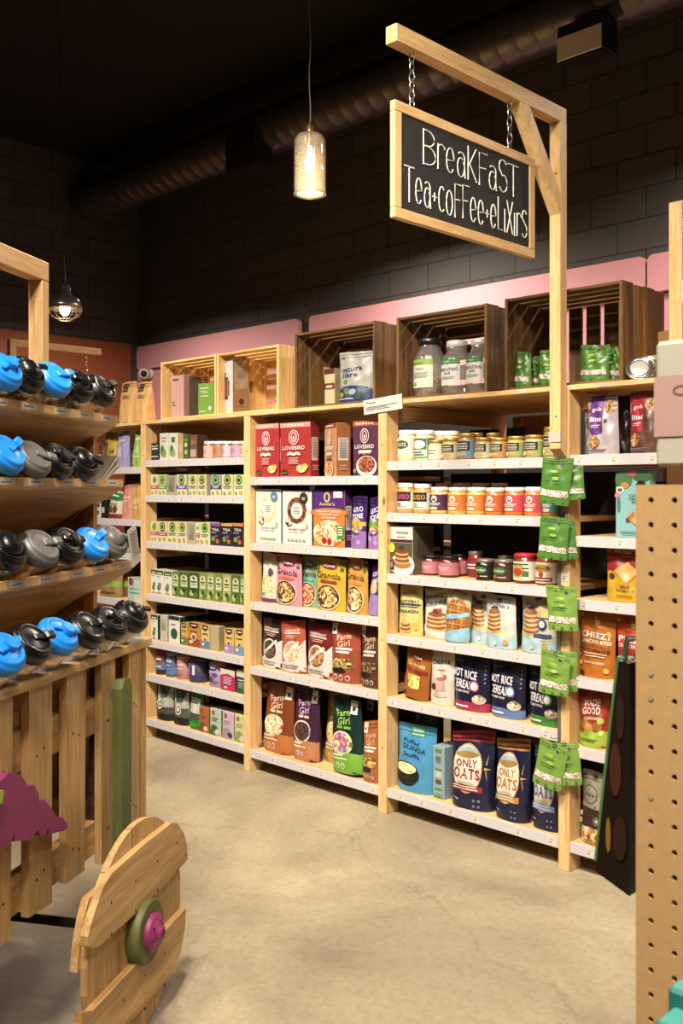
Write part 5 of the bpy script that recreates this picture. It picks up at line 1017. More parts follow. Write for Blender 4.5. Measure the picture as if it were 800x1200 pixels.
item(4, 5, 'pouch', 675, 716, 908, '#9a9078', [Rc(0, .24, 1, .50, '#3a2019'), El(.30, .68, .24, .13, '#5a5040'), El(.30, .68, .215, .115, '#9a9078'), T('love', .30, .68, .06, '#3a3028', .3, 1), Rc(0, .02, 1, .235, '#ddd5c2'), El(.52, .12, .46, .12, food('#6a4420', '#a87c44', '#d9b884', 90))] + flower(.1, .90, .04, '#2a2420') + flower(.42, .93, .045, '#2a2420') + flower(.85, .9, .04, '#2a2420') + flower(.62, .36, .05, '#b8a894') + flower(.85, .44, .04, '#b8a894') + [Ci(.58, .55, .03, '#4a4238'), Ci(.56, .70, .02, '#4a4238'), Rc(.12, .40, .2, .46, '#c8bca8'), Rc(.12, .30, .2, .37, '#c8bca8'), Pg([(.78, .78), (1, .76), (1, .46), (.8, .50)], '#ddd8cc')], 'taupe granola pouch with brown floral band', d=.07, set_=.025)
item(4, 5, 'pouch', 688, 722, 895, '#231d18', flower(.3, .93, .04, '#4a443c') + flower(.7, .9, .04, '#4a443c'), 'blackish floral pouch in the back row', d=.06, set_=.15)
item(4, 5, 'pouch', 718, 752, 912, '#cfc8b8', flower(.4, .6, .05, '#3a342c'), 'white pouch with floral print partly behind hanging packet', d=.06, set_=.05)
# ---------------------------------------------------------------- tea bay (1)
it = lambda *a, **k: item(1, *a, **k)
it(0, 'box', 174, 186, 519, '#1f2430', [Rc(.1, .62, .9, .70, '#d8d4c8'), T('MIGHTY', .5, .8, .12, '#e6e0d0', .8, 1)] + [Ci(.14 + .18 * k, .22, .07, '#d9cfa0') for k in range(5)], 'small charcoal tea box with row of dots', d=.09, top='#2a303c')
def leafy(c='#6a9a3a', t='#8aa04a'): return [El(.3, .35, .22, .22, c), El(.55, .25, .2, .16, t), Rc(.2, .80, .8, .84, '#8a8a70'), Rc(.25, .68, .75, .72, '#a8a890'), El(.35, .42, .08, .10, '#3f6a2a')]
it(0, 'box', 187, 197.5, 507.5, '#e0dcc4', leafy(), 'tall white tea box with leaf print, left of two', d=.10, top='#d0ccb4')
it(0, 'box', 198, 208, 507.5, '#e0dcc4', leafy('#7aa04a', '#a0b060') + [Ci(.5, .75, .2, '#3a7a4a')], 'tall white tea box with green seal, right of two', d=.10, top='#d0ccb4')
it(0, 'box', 209, 214.5, 509, '#c89c64', [Rc(.2, .3, .8, .6, '#e0b884')], 'kraft coloured narrow tea box', d=.09, side='#a87c48')
it(0, 'box', 215, 221, 510, '#3f6a34', [El(.5, .3, .3, .1, '#b8c860'), El(.5, .6, .3, .1, '#d8d080'), El(.5, .8, .3, .06, '#8aa84a')], 'green patterned narrow tea box', d=.09, side='#2c4c24')
it(0, 'box', 222, 231, 509.5, '#7a5034', [Rc(.1, .1, .9, .4, '#c8a880'), Rc(.2, .6, .8, .8, '#9a7048')], 'brown tea box with tan lower band', d=.09, side='#5a3a24')
for k, (a, c_, lc, nm) in enumerate(((234.5, 245.5, '#e3b69c', 'peach'), (246, 257, '#c8875a', 'terracotta'), (257.5, 266.5, '#d3c3d4', 'lilac'), (267, 278.5, '#e29ab8', 'pink'), (279, 287, '#e6c49c', 'pale apricot'))):
    it(0, 'jar', a, c_, 517, '#8a5a3a', [Rc(.2, .60, .6, .66, '#6a4a3a'), Rc(.2, .42, .7, .47, '#8a6a5a'), Rc(.2, .26, .5, .31, '#8a6a5a')], f'{nm} labelled short jar with white lid', lid='#e2dcd2', labcol=lc, label=(.08, .86))
def tea1(main, band, bt): return [Rc(0, .0, 1, .30, '#e6dfb8'), Rc(0, .30, 1, .50, band), Rc(0, .5, 1, 1, main), Ci(.5, .74, .30, '#2c5a28'), Ci(.5, .74, .22, '#a8c860'), Ci(.5, .74, .13, '#24401c'), Rc(.12, .42, .88, .46, bt), Rc(.2, .35, .8, .38, bt), El(.7, .14, .18, .10, '#c8a84a'), El(.24, .12, .14, .08, '#8aac4a')]
def tearow(i, lst, v0, v1, kind=tea1, hdesc='tea box', **kw):
    for k, t in enumerate(lst):
        a, c_, main, band, bt, nm = t; v = v0 + (v1 - v0) * ((a - 172) / 115)
        ar = kind(main, band, bt) if kind else []
        it(i, 'box', a, c_, v, main if not isinstance(main, tuple) else main, ar, f'{nm} {hdesc}', **{**dict(d=.075, side='#c9c3a4', top='#cfd0a0'), **kw})
tearow(1, [(174.8, 185.2, '#e8e0b0', '#c83048', '#f0e0d0', 'cream herbal tea box with red band, leftmost'), (185.8, 195, '#b8d070', '#5aa030', '#f0f0d0', 'lime green herbal tea box with green band'),
  (207, 219, '#d8d8a0', '#6a3aa0', '#e8e0f0', 'cream herbal tea box with violet band'), (221, 231, '#e6d88a', '#d8d0b0', '#5a6a3a', 'yellow topped herbal tea box, left of the pair'), (231.5, 242, '#d8d080', '#d8d0b0', '#5a6a3a', 'yellow topped herbal tea box, right of the pair'),
  (247, 259, '#9aa0b0', '#28284a', '#e0e0e8', 'grey and navy herbal tea box'), (260, 273, '#e6d080', '#e0d4a0', '#7a6a2a', 'golden cream herbal tea box'), (274, 286, '#c8d890', '#d8dcb0', '#6a8a3a', 'pale green herbal tea box at right end')], 556, 556, hdesc='')
it(1, 'box', 196, 206.5, 557, '#a8a48c', Ln(.5, .85, .7, 9, .03, '#7a7664', 2.6), 'grey tea box showing its back panel', d=.075)
it(1, 'box', 222, 240, 553, '#c8d0d0', [Rc(.1, .9, .9, .96, '#4a6a9a')], 'pale tea box in the rear row', d=.08, set_=.13)
tearow(2, [(172.5, 183, '#d8dc90', '#c01c38', '#f0d8d0', 'pale green herbal tea box with crimson band, leftmost'), (185, 196, '#e8d890', '#c01c38', '#f0d8d0', 'yellow herbal tea box with crimson band'),
  (196.4, 208, '#e0d080', '#dcd8b0', '#5a7a2a', 'yellow green herbal tea box, left of pair'), (208.4, 219.4, '#e0d080', '#dcd8b0', '#5a7a2a', 'yellow green herbal tea box, right of pair'),
  (229.5, 234, '#e0e0b0', '#c01c38', '#f0d8d0', 'sliver of cream tea box with crimson band'), (234.4, 246, '#c8d878', '#e0dcb8', '#5a7a2a', 'leafy green and cream herbal tea box')], 611, 613, hdesc='')
it(2, 'box', 219.8, 229, 612, '#b0a890', Ln(.5, .85, .7, 9, .03, '#8a8470', 2.6), 'grey tea box turned back to front', d=.075)
def dkt(c): return [Rc(0, .88, 1, 1, c), T('TEA', .5, .72, .12, '#e0dcd0', .7, 1), El(.3, .3, .2, .12, '#6a9a2a'), El(.7, .2, .16, .1, '#c8642a'), El(.6, .42, .14, .06, '#a83a6a'), Rc(.1, .56, .6, .6, '#a8a4b0')]
it(2, 'box', 246.4, 258.6, 613.5, '#2a1c38', dkt('#8a4aa8'), 'dark purple tea box with violet top edge', d=.075, top='#8a4aa8', side='#1c1428')
it(2, 'box', 259.4, 272, 613.5, '#1e1c30', dkt('#e0a83a'), 'navy tea box with yellow top edge, left of two', d=.075, top='#e0a83a')
it(2, 'box', 272.4, 285, 613.5, '#1e1c30', dkt('#e07a3a'), 'navy tea box with orange top edge, rightmost', d=.075, top='#e07a3a', side='#14121f')
def herb(c, t='#3a5a2a'): return [Rc(0, .82, 1, 1, t), Rc(.15, .86, .85, .9, '#e6e4d4'), Rc(.15, .72, .6, .75, c), El(.5, .34, .2, .16, '#7a9a4a'), El(.6, .42, .14, .07, c), El(.35, .25, .1, .1, '#4a6a2a'), Rc(.47, .1, .53, .5, '#6a8a4a'), Rc(.2, .05, .8, .08, '#9a9a88')]
for k, (a, c_, cc, nm) in enumerate(((173, 182, '#4a6aa8', 'blue'), (182.4, 191.4, '#b04a9a', 'magenta'), (191.8, 201.4, '#e0a020', 'yellow'))):
    it(3, 'box', a, c_, 667 + k * 1.5, '#e6e2d2', herb(cc), f'white herb tea box with {nm} flowers', d=.07, top='#c9c4ac', rows=3)
def arch(c, c2='#d8d49a'): return [Rc(0, 0, 1, 1, c), Rc(.12, .42, .88, .78, c2), El(.5, .78, .38, .12, c2), Rc(.2, .62, .8, .68, '#4a5a2a'), Rc(.25, .54, .75, .57, '#6a7a3a'), El(.3, .2, .24, .12, '#b8c470'), El(.7, .16, .22, .13, '#5a7a2c'), El(.5, .28, .2, .08, '#2f4a1c'), El(.5, .8, .12, .05, '#2f4a1c')]
gx = [202, 210.5, 221.5, 233.5, 242.5, 252, 261, 271.5, 281.5]
gc = ['#6a8a34', '#4a6a24', '#3a5a1c', '#8a9a44', '#a8a85c', '#7c9438', '#b0b060', '#54742c', '#6a8a3c']; gn = ['leaf green', 'deep green', 'bottle green', 'moss green', 'khaki', 'grass green', 'straw green', 'fern green', 'sage green']
for k, a in enumerate(gx):
    e = (gx[k + 1] if k < 8 else 287) - .6
    it(3, 'box', a, e, 670 + k * .6, gc[k], arch(gc[k], ['#d8d49a', '#c8d49a', '#d0d8a8'][k % 3]), f'{gn[k]} tea carton with arched label', d=.06, top='#7a8048', side='#8a8a54', rows=4)
it(4, 'box', 174.3, 184.5, 720, '#e8e4d8', herb('#7aa04a', '#1c3a24'), 'white and bottle green tea box, leftmost', d=.11, side='#1c3a24', top='#dcd8c8')
it(4, 'box', 187.5, 195.5, 721, '#ccc4a8', Ln(.5, .8, .7, 7, .02, '#8a8468', 3), 'beige tea box showing its text side', d=.11, top='#d8d4c0', rows=1)
it(4, 'box', 197.5, 211, 722, '#e8e4d8', [Rc(0, .85, 1, 1, '#1c3a24'), El(.5, .35, .3, .2, '#2c5a34'), Rc(.2, .66, .6, .70, '#b04a6a')], 'white tea box with big green leaf', d=.11, side='#1c3a24', top='#dcd8c8', rows=1)
def yogi(c, lo): return [Rc(0, 0, 1, .34, lo), Rc(.0, .82, 1, 1, c), Pg([(.14, 1), (.86, 1), (.86, .86), (.5, .76), (.14, .86)], '#4a1a3a'), Rc(.28, .88, .72, .93, '#e8dcc0'), Rc(.2, .62, .8, .66, '#6a4a2a'), Ci(.5, .42, .20, '#e8dca8'), Ci(.5, .40, .13, '#a83a2a'), El(.3, .2, .16, .06, '#f0e0c0')]
for k, (a, c_, v, m_, lo, nm, rr) in enumerate(((212, 219.6, 730, '#d8b040', '#5a8a2a', 'yellow and green', 0), (220, 234.4, 730, '#d08a30', '#a8441c', 'orange and rust', 1), (235.4, 245.6, 733, '#e0c060', '#5a80b8', 'yellow and blue', 3), (262.5, 274, 737, '#e0bc50', '#a888c8', 'yellow and lavender', 2), (275, 286, 738, '#e6c458', '#6a98c8', 'yellow and sky blue', 2))):
    it(4, 'box', a, c_, v, m_, yogi(m_, lo), f'{nm} spiced tea carton', d=.06, side='#c8a860', top='#c8a048', rows=rr)
it(4, 'box', 246.2, 256, 734, '#bfa878', [], 'plain tan spiced tea carton', d=.06, rows=3, side='#b49a68')
it(5, 'can', 179, 189.5, 762, '#8a2c2a', [Rc(-.5, .0, 1.5, .2, '#2a2424'), Rc(-.5, .2, 1.5, .5, '#4a7aa8'), Rc(.2, .6, .8, .68, '#e6d8cc'), Rc(.2, .3, .8, .36, '#e6e0d8')], 'red and blue banded canister', lid='#8a2c2a')
it(5, 'can', 190.3, 202, 764.6, '#4a5a90', [Rc(-.4, .1, 1.4, .4, '#5a78b0'), Rc(.2, .6, .8, .68, '#c8d0e0'), Rc(.3, .45, .7, .5, '#c8d0e0')], 'slate blue canister', lid='#6a80b0')
it(5, 'can', 202.6, 215.4, 769, '#c08078', [Rc(.2, .6, .8, .66, '#ecd8cc'), Rc(.25, .45, .75, .49, '#ecd8cc'), El(.5, .2, .3, .08, '#a86058')], 'dusty pink canister', lid='#c88a80')
it(5, 'can', 216, 232, 771, '#3a3464', [Rc(.14, .35, .4, .75, '#8a84b0'), Rc(.55, .3, .7, .7, '#e0dcec')], 'indigo canister', lid='#4a4478')
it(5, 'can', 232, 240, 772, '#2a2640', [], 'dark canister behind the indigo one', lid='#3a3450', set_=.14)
it(5, 'can', 239.8, 256, 777, '#a890b0', [El(.4, .3, .2, .12, '#5a3a6a'), El(.65, .5, .16, .1, '#6a4a7a'), El(.3, .6, .12, .08, '#e0d0e0'), Rc(.3, .7, .75, .76, '#4a2a5a'), El(.7, .2, .14, .08, '#7a5a8a')], 'lilac canister with floral print', lid='#9a80a4')
it(5, 'box', 258, 275, 784.5, '#c01c5a', [Pg([(0, 1), (1, 1), (1, .68), (.5, .80), (0, .68)], '#e0dcc0'), Rc(.2, .6, .8, .64, '#f0d0dc')] + Ln(.5, .5, .6, 4, .03, '#f0c8d8', 2.2) + [El(.4, .14, .12, .05, '#f0d0dc')], 'magenta supplement box with cream flap', d=.07, side='#a0184c', top='#c8306a')
it(5, 'box', 277, 288, 786, '#1f5a44', [Rc(0, .72, 1, 1, '#d8dcc8'), Rc(.2, .56, .8, .6, '#e0e8d8')] + Ln(.5, .45, .6, 4, .03, '#a8c8b0', 2.2), 'emerald supplement box', d=.07, side='#184834', top='#d0d4c0')
def mate(x=0): return [Pg([(.1, .98), (.9, .98), (.75, .62), (.35, .58)], '#2f5a4c'), Rc(.25, .86, .7, .89, '#d0d8c8'), Pg([(.75, .95), (.98, .9), (.98, .45), (.6, .45)], '#d9d6c8'), Ci(.36, .42, .20, '#e6e2d4'), Ci(.36, .42, .14, '#1c1c1a'), Ci(.36, .42, .09, '#d9d6c8'), Rc(0, 0, 1, .18, '#141312'), Rc(.0, .18, 1, .42, '#5a5648')]
it(6, 'pouch', 180, 198, 801, '#b5b0a0', [Rc(0, 0, 1, .2, '#141312'), Rc(0, .18, 1, .36, '#4a463c')] + mate()[:1] + [Ci(.36, .42, .18, '#e6e2d4'), Ci(.36, .42, .12, '#1c1c1a'), Ci(.36, .42, .07, '#d9d6c8')], 'pale pouch with teal flag and round seal, left of two', d=.07, seal='#1a1a1a')
it(6, 'pouch', 199, 217.4, 806, '#b5b0a0', [Rc(0, 0, 1, .22, '#141312'), Rc(0, .2, 1, .46, '#5a5648')] + mate()[:1] + [Ci(.52, .40, .20, '#e6e2d4'), Ci(.52, .40, .14, '#1c1c1a'), Ci(.52, .40, .09, '#d9d6c8')], 'pale pouch with teal flag and round seal, right of two', d=.07, seal='#1a1a1a')
it(6, 'pouch', 218, 234.5, 811, '#1c8a1c', [Rc(.12, .42, .88, .82, '#cdd0c0'), Rc(.25, .66, .75, .7, '#5a6a5a'), Rc(.0, .26, 1, .40, '#4a4a3a'), El(.5, .12, .3, .06, '#2fae2c')], 'bright green pouch with pale label', d=.065)
for k, (a, c_, v, m_, sd, nm) in enumerate(((233, 245, 829, '#b8682c', '#8a441c', 'burnt orange'), (246, 259.4, 831, '#b8ccb0', '#2f6a3a', 'mint and green'), (260.4, 274, 834.5, '#d0b4bc', '#a88a9c', 'pale pink and navy'), (275, 288, 838, '#d8d88a', '#8aa84a', 'pale yellow green'))):
    it(6, 'box', a, c_, v, m_, [Ci(.3, .84, .13, '#a81c24'), Rc(.3, .83, .36, .85, '#ffffff'), Rc(.15, .62, .7, .66, sd), Rc(.15, .54, .6, .57, sd), El(.4, .28, .3, .12, sd), El(.7, .16, .22, .1, '#e0d8b8' if k != 2 else '#28305a'), Pg([(0, 0), (.6, 0), (.2, .2), (0, .24)], sd)], f'{nm} tea carton with red seal', d=.075, side=sd, top=m_)
# ---------------------------------------------------------------- far left bay (0)
lf = lambda *a, **k: item(0, *a, **k)
lf(0, 'pouch', 112, 120, 517, '#6a4028', [Rc(.2, .3, .8, .5, '#c8a080')], 'brown coffee bag', d=.06, sq=4)
lf(0, 'pouch', 118.5, 126.5, 506, '#b88a20', [], 'mustard coffee bag, narrow left one of two', d=.07, sq=4, set_=.06)
lf(0, 'pouch', 126, 134, 507, '#d8b83a', [Rc(.2, .4, .8, .5, '#8a6a1a')], 'yellow coffee bag behind the lavender one', d=.07, sq=4, set_=.07)
lf(0, 'pouch', 132.8, 147, 506, '#a69ac8', [El(.5, .45, .25, .14, '#c4bcdc'), Rc(.25, .72, .75, .76, '#e0dcec'), Rc(.3, .3, .7, .33, '#e0dcec')], 'lavender coffee bag', d=.075, sq=5)
lf(0, 'pouch', 152.5, 165, 505, '#9cc04a', [Rc(.2, .74, .8, .79, '#e6ecc8'), El(.5, .45, .3, .12, '#b4d070'), Rc(.25, .28, .75, .31, '#e6ecc8')], 'lime green coffee bag', d=.075, sq=5)
lf(1, 'box', 112.5, 118, 586, '#e0e0d8', [El(.5, .3, .3, .12, '#2f8a4a'), Rc(.2, .6, .8, .8, '#1c3a2c')], 'white coffee box with dark green mark', d=.08, top='#c8c8bc')
lf(1, 'box', 118.4, 123.6, 586, '#1a1a1c', [Rc(.2, .3, .8, .6, '#d8d4c8')], 'narrow black coffee box', d=.08)
lf(1, 'pouch', 124, 139.4, 574, '#ddd2b4', [Rc(0, .64, 1, .92, '#2f7a44'), Rc(.2, .78, .8, .83, '#e6e8d8'), El(.3, .32, .17, .13, '#6a4a2c'), El(.68, .32, .17, .13, '#6a4a2c'), Rc(0, 0, 1, .16, '#8a2c20'), El(.5, .5, .3, .04, '#a88a5a')], 'cream coffee bag with green band and two leaves', d=.075, sq=5)
lf(1, 'pouch', 140, 153, 568, '#e0937c', [Rc(.25, .6, .75, .64, '#f0d0c4'), Rc(.3, .5, .7, .53, '#f0d0c4')], 'salmon pink coffee bag', d=.075, sq=5)
lf(1, 'pouch', 152.5, 165.5, 565, '#d3a44e', [El(.5, .5, .3, .1, '#e0bc74'), Rc(.25, .3, .75, .33, '#efdca8')], 'golden tan coffee bag', d=.075, sq=5)
lf(2, 'box', 147, 152, 641, '#4aa0a8', [Rc(.1, .3, .9, .6, '#c8e0dc')], 'tiny teal carton', d=.06)
lf(2, 'box', 153, 158.5, 643, '#9a5a9a', [Rc(.1, .3, .9, .6, '#e0c8e0')], 'tiny purple carton', d=.06)
lf(2, 'box', 159.5, 165, 645, '#6a4a34', [Rc(.1, .3, .9, .6, '#c8a888')], 'tiny brown carton', d=.06)
lf(3, 'pouch', 114, 136, 672, '#a8804a', [Rc(0, .38, 1, .62, '#8ab03a'), Rc(.2, .72, .8, .76, '#6a4a2a'), El(.5, .15, .4, .05, '#6a4a24')], 'kraft coffee pouch with lime green band', d=.09, sq=5)
lf(3, 'pouch', 137, 149, 668, '#7a5430', [Rc(0, .38, 1, .58, '#8ab03a')], 'darker kraft pouch with lime band further back', d=.09, sq=5, set_=.10)
lf(3, 'box', 149.5, 166, 677, '#a8d0b8', [Rc(.5, 0, 1, .9, '#c4dccc'), Ci(.24, .82, .16, '#b02c4a'), Rc(.15, .3, .85, .36, '#6aa88a'), Rc(.15, .5, .85, .53, '#6aa88a')], 'mint green tea box with crimson dot', d=.09, top='#c8b090')
lf(4, 'box', 150, 166, 727, '#7ab8a8', [Rc(.2, .5, .8, .6, '#e0e8dc')], 'teal carton seen just above the cart', d=.08)

# ================================================================== THINGS ON THE TOP BOARDS
def crate(u0, u1, v, mat3, label, slat_mode='long', depth=.34, set_=.03, hand=True, ends=4, grp='wooden crates on top of the shelving', hh=None):
    Yc = YF - .02 + set_; xa = onY(u0, v, Yc)[0]; xb = onY(u1, v, Yc)[0]; w_ = xb - xa; h_ = hh or (onY(u0, v, Yc)[1] - ZTOP - .001)
    r = tag(empty('wooden_crate', ((xa + xb) / 2, Yc, ZTOP + .001)), label, 'crate', grp); th = .014
    n = ends; bw = depth / n
    for sx in (-1, 1):
        m = MB(); x0 = sx * w_ / 2; x1 = x0 - sx * th; xa_, xb_ = min(x0, x1), max(x0, x1)
        for k in range(n):
            y0 = k * bw + .001; y1 = (k + 1) * bw - .002; hz = h_ - .004 * ((k * 3) % 2) - .001
            if hand and k == n // 2:
                m.box(xa_, xb_, y0, y1, 0.0, h_ * .42, mat3(2)); m.box(xa_, xb_, y0, y1, h_ * .60, hz, mat3(2)); m.box(xa_, xb_, y0, y0 + .012, h_ * .42, h_ * .60, mat3(2)); m.box(xa_, xb_, y1 - .012, y1, h_ * .42, h_ * .60, mat3(2))
            else: m.box(xa_, xb_, y0, y1, 0, hz, mat3(2), .001)
        m.build('end_board', r)
    xi0, xi1 = -w_ / 2 + th + .0005, w_ / 2 - th - .0005; L = xi1 - xi0
    ns = 4; sw = (depth - .012) / ns
    for k in range(ns):
        y0 = .006 + k * sw; MB().box(xi0, xi1, y0, y0 + sw * .74, h_ - th, h_ - .002, mat3(0), .001).build('top_slat', r)
        MB().box(xi0, xi1, y0, y0 + sw * .74, 0.0, th - .002, mat3(0), .001).build('bottom_slat', r)
    if slat_mode == 'long':
        sh = h_ / 4
        for k in range(4): MB().box(xi0, xi1, depth - .012, depth - .001, k * sh + sh * .16 + .004, (k + 1) * sh - .006, mat3(0), .001).build('back_slat', r)
    else:
        q = int(L / .075)
        for k in range(q): MB().box(xi0 + k * L / q + .005, xi0 + (k + 1) * L / q - .016, depth - .012, depth - .001, th, h_ - th - .001, mat3(2), .001).build('back_slat', r)
    for sx in (-1, 1):
        for yy in ((.016,) if True else ()):
            x0 = sx * (w_ / 2 - th - .001); x1 = x0 - sx * .014
            MB().box(min(x0, x1), max(x0, x1), depth - .034, depth - .014, th, h_ - th - .001, mat3(2)).build('corner_batten', r)
    return r
crate(188, 252.5, 415, cratewood, 'pale crate on its side holding pink and green boxes', 'long', .36, hh=.345)
crate(253.5, 326, 405, cratewood, 'pale crate on its side holding a coffee press box', 'long', .36, hh=.345)
crate(345, 439, 386, darkwood, 'dark stained crate holding a white and blue bag', 'long', .36, hh=.385)
crate(464, 570, 367, darkwood, 'dark stained crate holding three glass sprouting jars', 'long', .36, hh=.380)
crate(591, 729, 345, darkwood, 'widest dark stained crate, behind the sign post, holding green pouches', 'upright', .34, hand=False, hh=.385)
def ontop(kind, u0, u1, v, col, art, desc, cat, set_=.06, d=.06, rot=0, name=None, w=None, tilt=0, pitch=0, lift=.015, **kw):
    Yf = YF + set_; xa, xb = onY(u0, v, Yf)[0], onY(u1, v, Yf)[0]; w_ = w or xb - xa; z = ZTOP + .001 + lift; hh = onY((u0 + u1) / 2, v, Yf)[1] - z
    r = tag(empty(name, ((xa + xb) / 2, Yf + d / 2, z), (R_(pitch), R_(tilt), R_(rot))), desc, cat)
    if kind == 'box': make_box(r, w_, hh, d, col, art, **kw)
    elif kind == 'pouch': make_pouch(r, w_, hh, d, col, art, seed=int(u0), **kw)
    return r, w_, hh
ontop('box', 200.5, 215, 440, '#dfa79a', [Rc(.15, .88, .6, .92, '#6a3a34'), Rc(.1, .35, .3, .38, '#8a5a50'), Rc(.1, .28, .36, .31, '#8a5a50')], 'tall pink box in the left pale crate', 'box', name='tall_box', side='#c98d80', d=.07)
ontop('box', 218, 222, 441, '#4a3c30', [], 'narrow dark box behind the pink box in the crate', 'box', name='tall_box', side='#6a5c50', d=.09, set_=.10)
ontop('box', 232.5, 248.5, 449, '#7fae3c', [Rc(.15, .82, .7, .86, '#dfe8b8'), T('TEA', .4, .72, .08, '#e8f0c8', .5, 1), Rc(.2, .58, .7, .61, '#dfe8b8'), Ci(.78, .2, .10, '#e8f0c8'), Rc(.1, .1, .5, .13, '#dfe8b8')], 'green box leaning at an angle in the left pale crate', 'box', name='tea_box', side='#6a9430', top='#94c24c', d=.08, rot=6)
ontop('box', 255.5, 272.5, 418, '#d3cfd0', [Rc(.34, .22, .72, .76, '#e0d4c0'), Rc(.38, .28, .68, .62, '#8a2c22'), Rc(.36, .6, .70, .63, '#1c1a1a'), Rc(.50, .63, .56, .72, '#1c1a1a'), Rc(.36, .24, .70, .28, '#1c1a1a'), Rc(.72, .30, .78, .58, '#2a2626'), T('french press', .4, .90, .03, '#6a6460', .5)], 'white coffee press box with red press picture', 'box', name='coffee_press_box', side='#b8905c', d=.12, sideart=[Pg([(.1, .4), (.9, .45), (.9, .95), (.1, .9)], '#cdb490')] + Ln(.5, .88, .6, 8, .012, '#a89068', 3) + [Rc(.25, .12, .75, .3, '#c89858'), El(.5, .2, .16, .06, '#5a3a1c')])
ontop('pouch', 391, 431, 410, '#b8b2a6', [Rc(0, 0, 1, .26, '#27406e'), El(.5, .26, .5, .08, '#27406e'), T('natura', .46, .66, .09, '#2a3c66', .62, 1, 4), T('libre', .42, .55, .10, '#2a3c66', .46, 1, 4), T('OK', .16, .88, .04, '#2a2a2a', .14, 1), El(.30, .42, .07, .05, '#4f9a3c'), El(.38, .24, .09, .06, '#5a8a3a'), El(.55, .22, .12, .06, '#b0b8d8'), El(.2, .17, .09, .05, '#d8a83a'), Ci(.72, .13, .08, '#4a6a3a'), Rc(.1, .08, .6, .10, '#c8d0e0')], 'white and navy seed bag standing in the first dark crate', 'pouch', name='seed_bag', d=.09, set_=.10)
ontop('box', 380, 392, 432, '#d8c890', [Rc(0, .86, 1, 1, '#5a2c1c'), Rc(0, .46, 1, .62, '#8a2c24'), Rc(.2, .5, .8, .56, '#e8d8b0')], 'small yellow and brown packet behind the seed bag', 'box', name='small_packet', side='#b8a870', top='#5a2c1c', d=.05, set_=.17)
# jars in the second dark crate
def bigjar(u0, u1, v, lab, dark):
    Yf = YF + .07; xa, xb = onY(u0, v, Yf)[0], onY(u1, v, Yf)[0]; w_ = (xb - xa); r = w_ / 2; z = ZTOP + .016; h_ = onY((u0 + u1) / 2, v, Yf)[1] - z
    o = tag(empty('glass_jar', ((xa + xb) / 2, Yf + r, z)), lab, 'jar', 'glass jars in the dark crate')
    MB().lathe([(r * .9, 0), (r, .008), (r, h_ * .60), (r * .93, h_ * .70), (r * .64, h_ * .82), (r * .60, h_ * .90)], glass('#fffaf0', .04, .12), 28, cap=False).build('glass_body', o)
    if dark: MB().lathe([(r * .88, .004), (r * .96, .01), (r * .96, h_ * .30), (r * .2, h_ * .33)], food('#4a2a14', '#7a5228', '#b08850', 130), 22).build('jar_contents', o)
    MB().lathe([(r * .66, h_ * .88), (r * .70, h_ * .89), (r * .70, h_ - .004), (r * .64, h_), (.001, h_)], plain('#191817', .3) if dark else plain('#d8d4cc', .25, .4), 26).build('lid', o)
    rr = r + .001; surf = lambda x, z_, of: ((rr + of) * math.sin(x / rr), -(rr + of) * math.cos(x / rr), .04 + z_)
    hh = h_ * .48; m = MB(); top = '#9ac04a' if dark else '#3f8a3a'
    art = [Rc(.0, 0, 1, 1, '#e6e2c4' if dark else '#e3e0d8'), Rc(0, .80, 1, 1, top)]
    art += [T('nutrition', .4, .86, .08, '#2a3a14', .5, 1), T('SEEDS', .5, .66, .08, '#8a8a6a', .4)] + Ln(.5, .52, .7, 4, .02, '#a8a88a', 2.6) + [Ci(.3, .14, .06, '#8aa84a')] if dark else [Rc(.3, .84, .6, .94, '#8ac06a'), T('SPROUTING', .5, .60, .13, '#3a3836', .84, 1), T('JAR', .5, .44, .13, '#3a3836', .3, 1), Rc(.2, .3, .8, .32, '#8a8880'), Rc(.25, .24, .75, .26, '#8a8880')]
    paint(m, art, w_ * .86, hh, surf, curved=True); m.build('label', o)
    return o
bigjar(477, 506.5, 395, 'dark lidded glass jar with green topped label and brown contents', True)
bigjar(510, 538.5, 398, 'clear sprouting jar with white label, left of the two', False)
bigjar(540, 566, 396, 'clear sprouting jar with white label, right of the two', False)
# green snack pouches
GP = '#528a2a'
def green_art(k): return [El(.42, .72, .14, .03, '#a4cf4a'), T('snack', .42, .64, .05, '#3f7a1c', .4, 1), Rc(.16, .50, .72, .515, '#3f7a1c'), Rc(.16, .45, .64, .465, '#3f7a1c'), Pg([(.04, .18), (.96, .16), (.96, .30), (.04, .32)], food('#8a7664', '#b8a898', '#d8ccc0', 150)), Ci(.66, .86, .045, '#5a1c6a'), Ci(.34, .90, .035, '#5a1c6a'), Ci(.86, .92, .03, '#4a8a1c'), Ci(.5, .92, .025, '#23500f'), Ci(.12, .92, .03, '#4a8a1c'), Ci(.2, .08, .05, '#3f8a1c'), Ci(.5, .06, .05, '#3f8a1c'), Ci(.8, .08, .05, '#3f8a1c'), El(.5, .57, .12, .04, '#a4cf4a')]
for k, (u0, u1, v, s_, rot, lab) in enumerate(((599, 619.5, 411, .05, -8, 'green snack pouch at the left end of the widest crate'), (619, 629, 418, .12, 0, 'green snack pouch half hidden between two others left of the sign post'), (628, 652, 409, .05, 4, 'green snack pouch just left of the sign post'), (676, 710, 402.5, .05, 0, 'large green snack pouch just right of the sign post'), (704, 724, 405.5, .11, 10, 'shaded green snack pouch behind the large one right of the post'))):
    ontop('pouch', u0, u1, v, GP, green_art(k), lab, 'pouch', name='snack_pouch', set_=s_, d=.05, rot=rot)
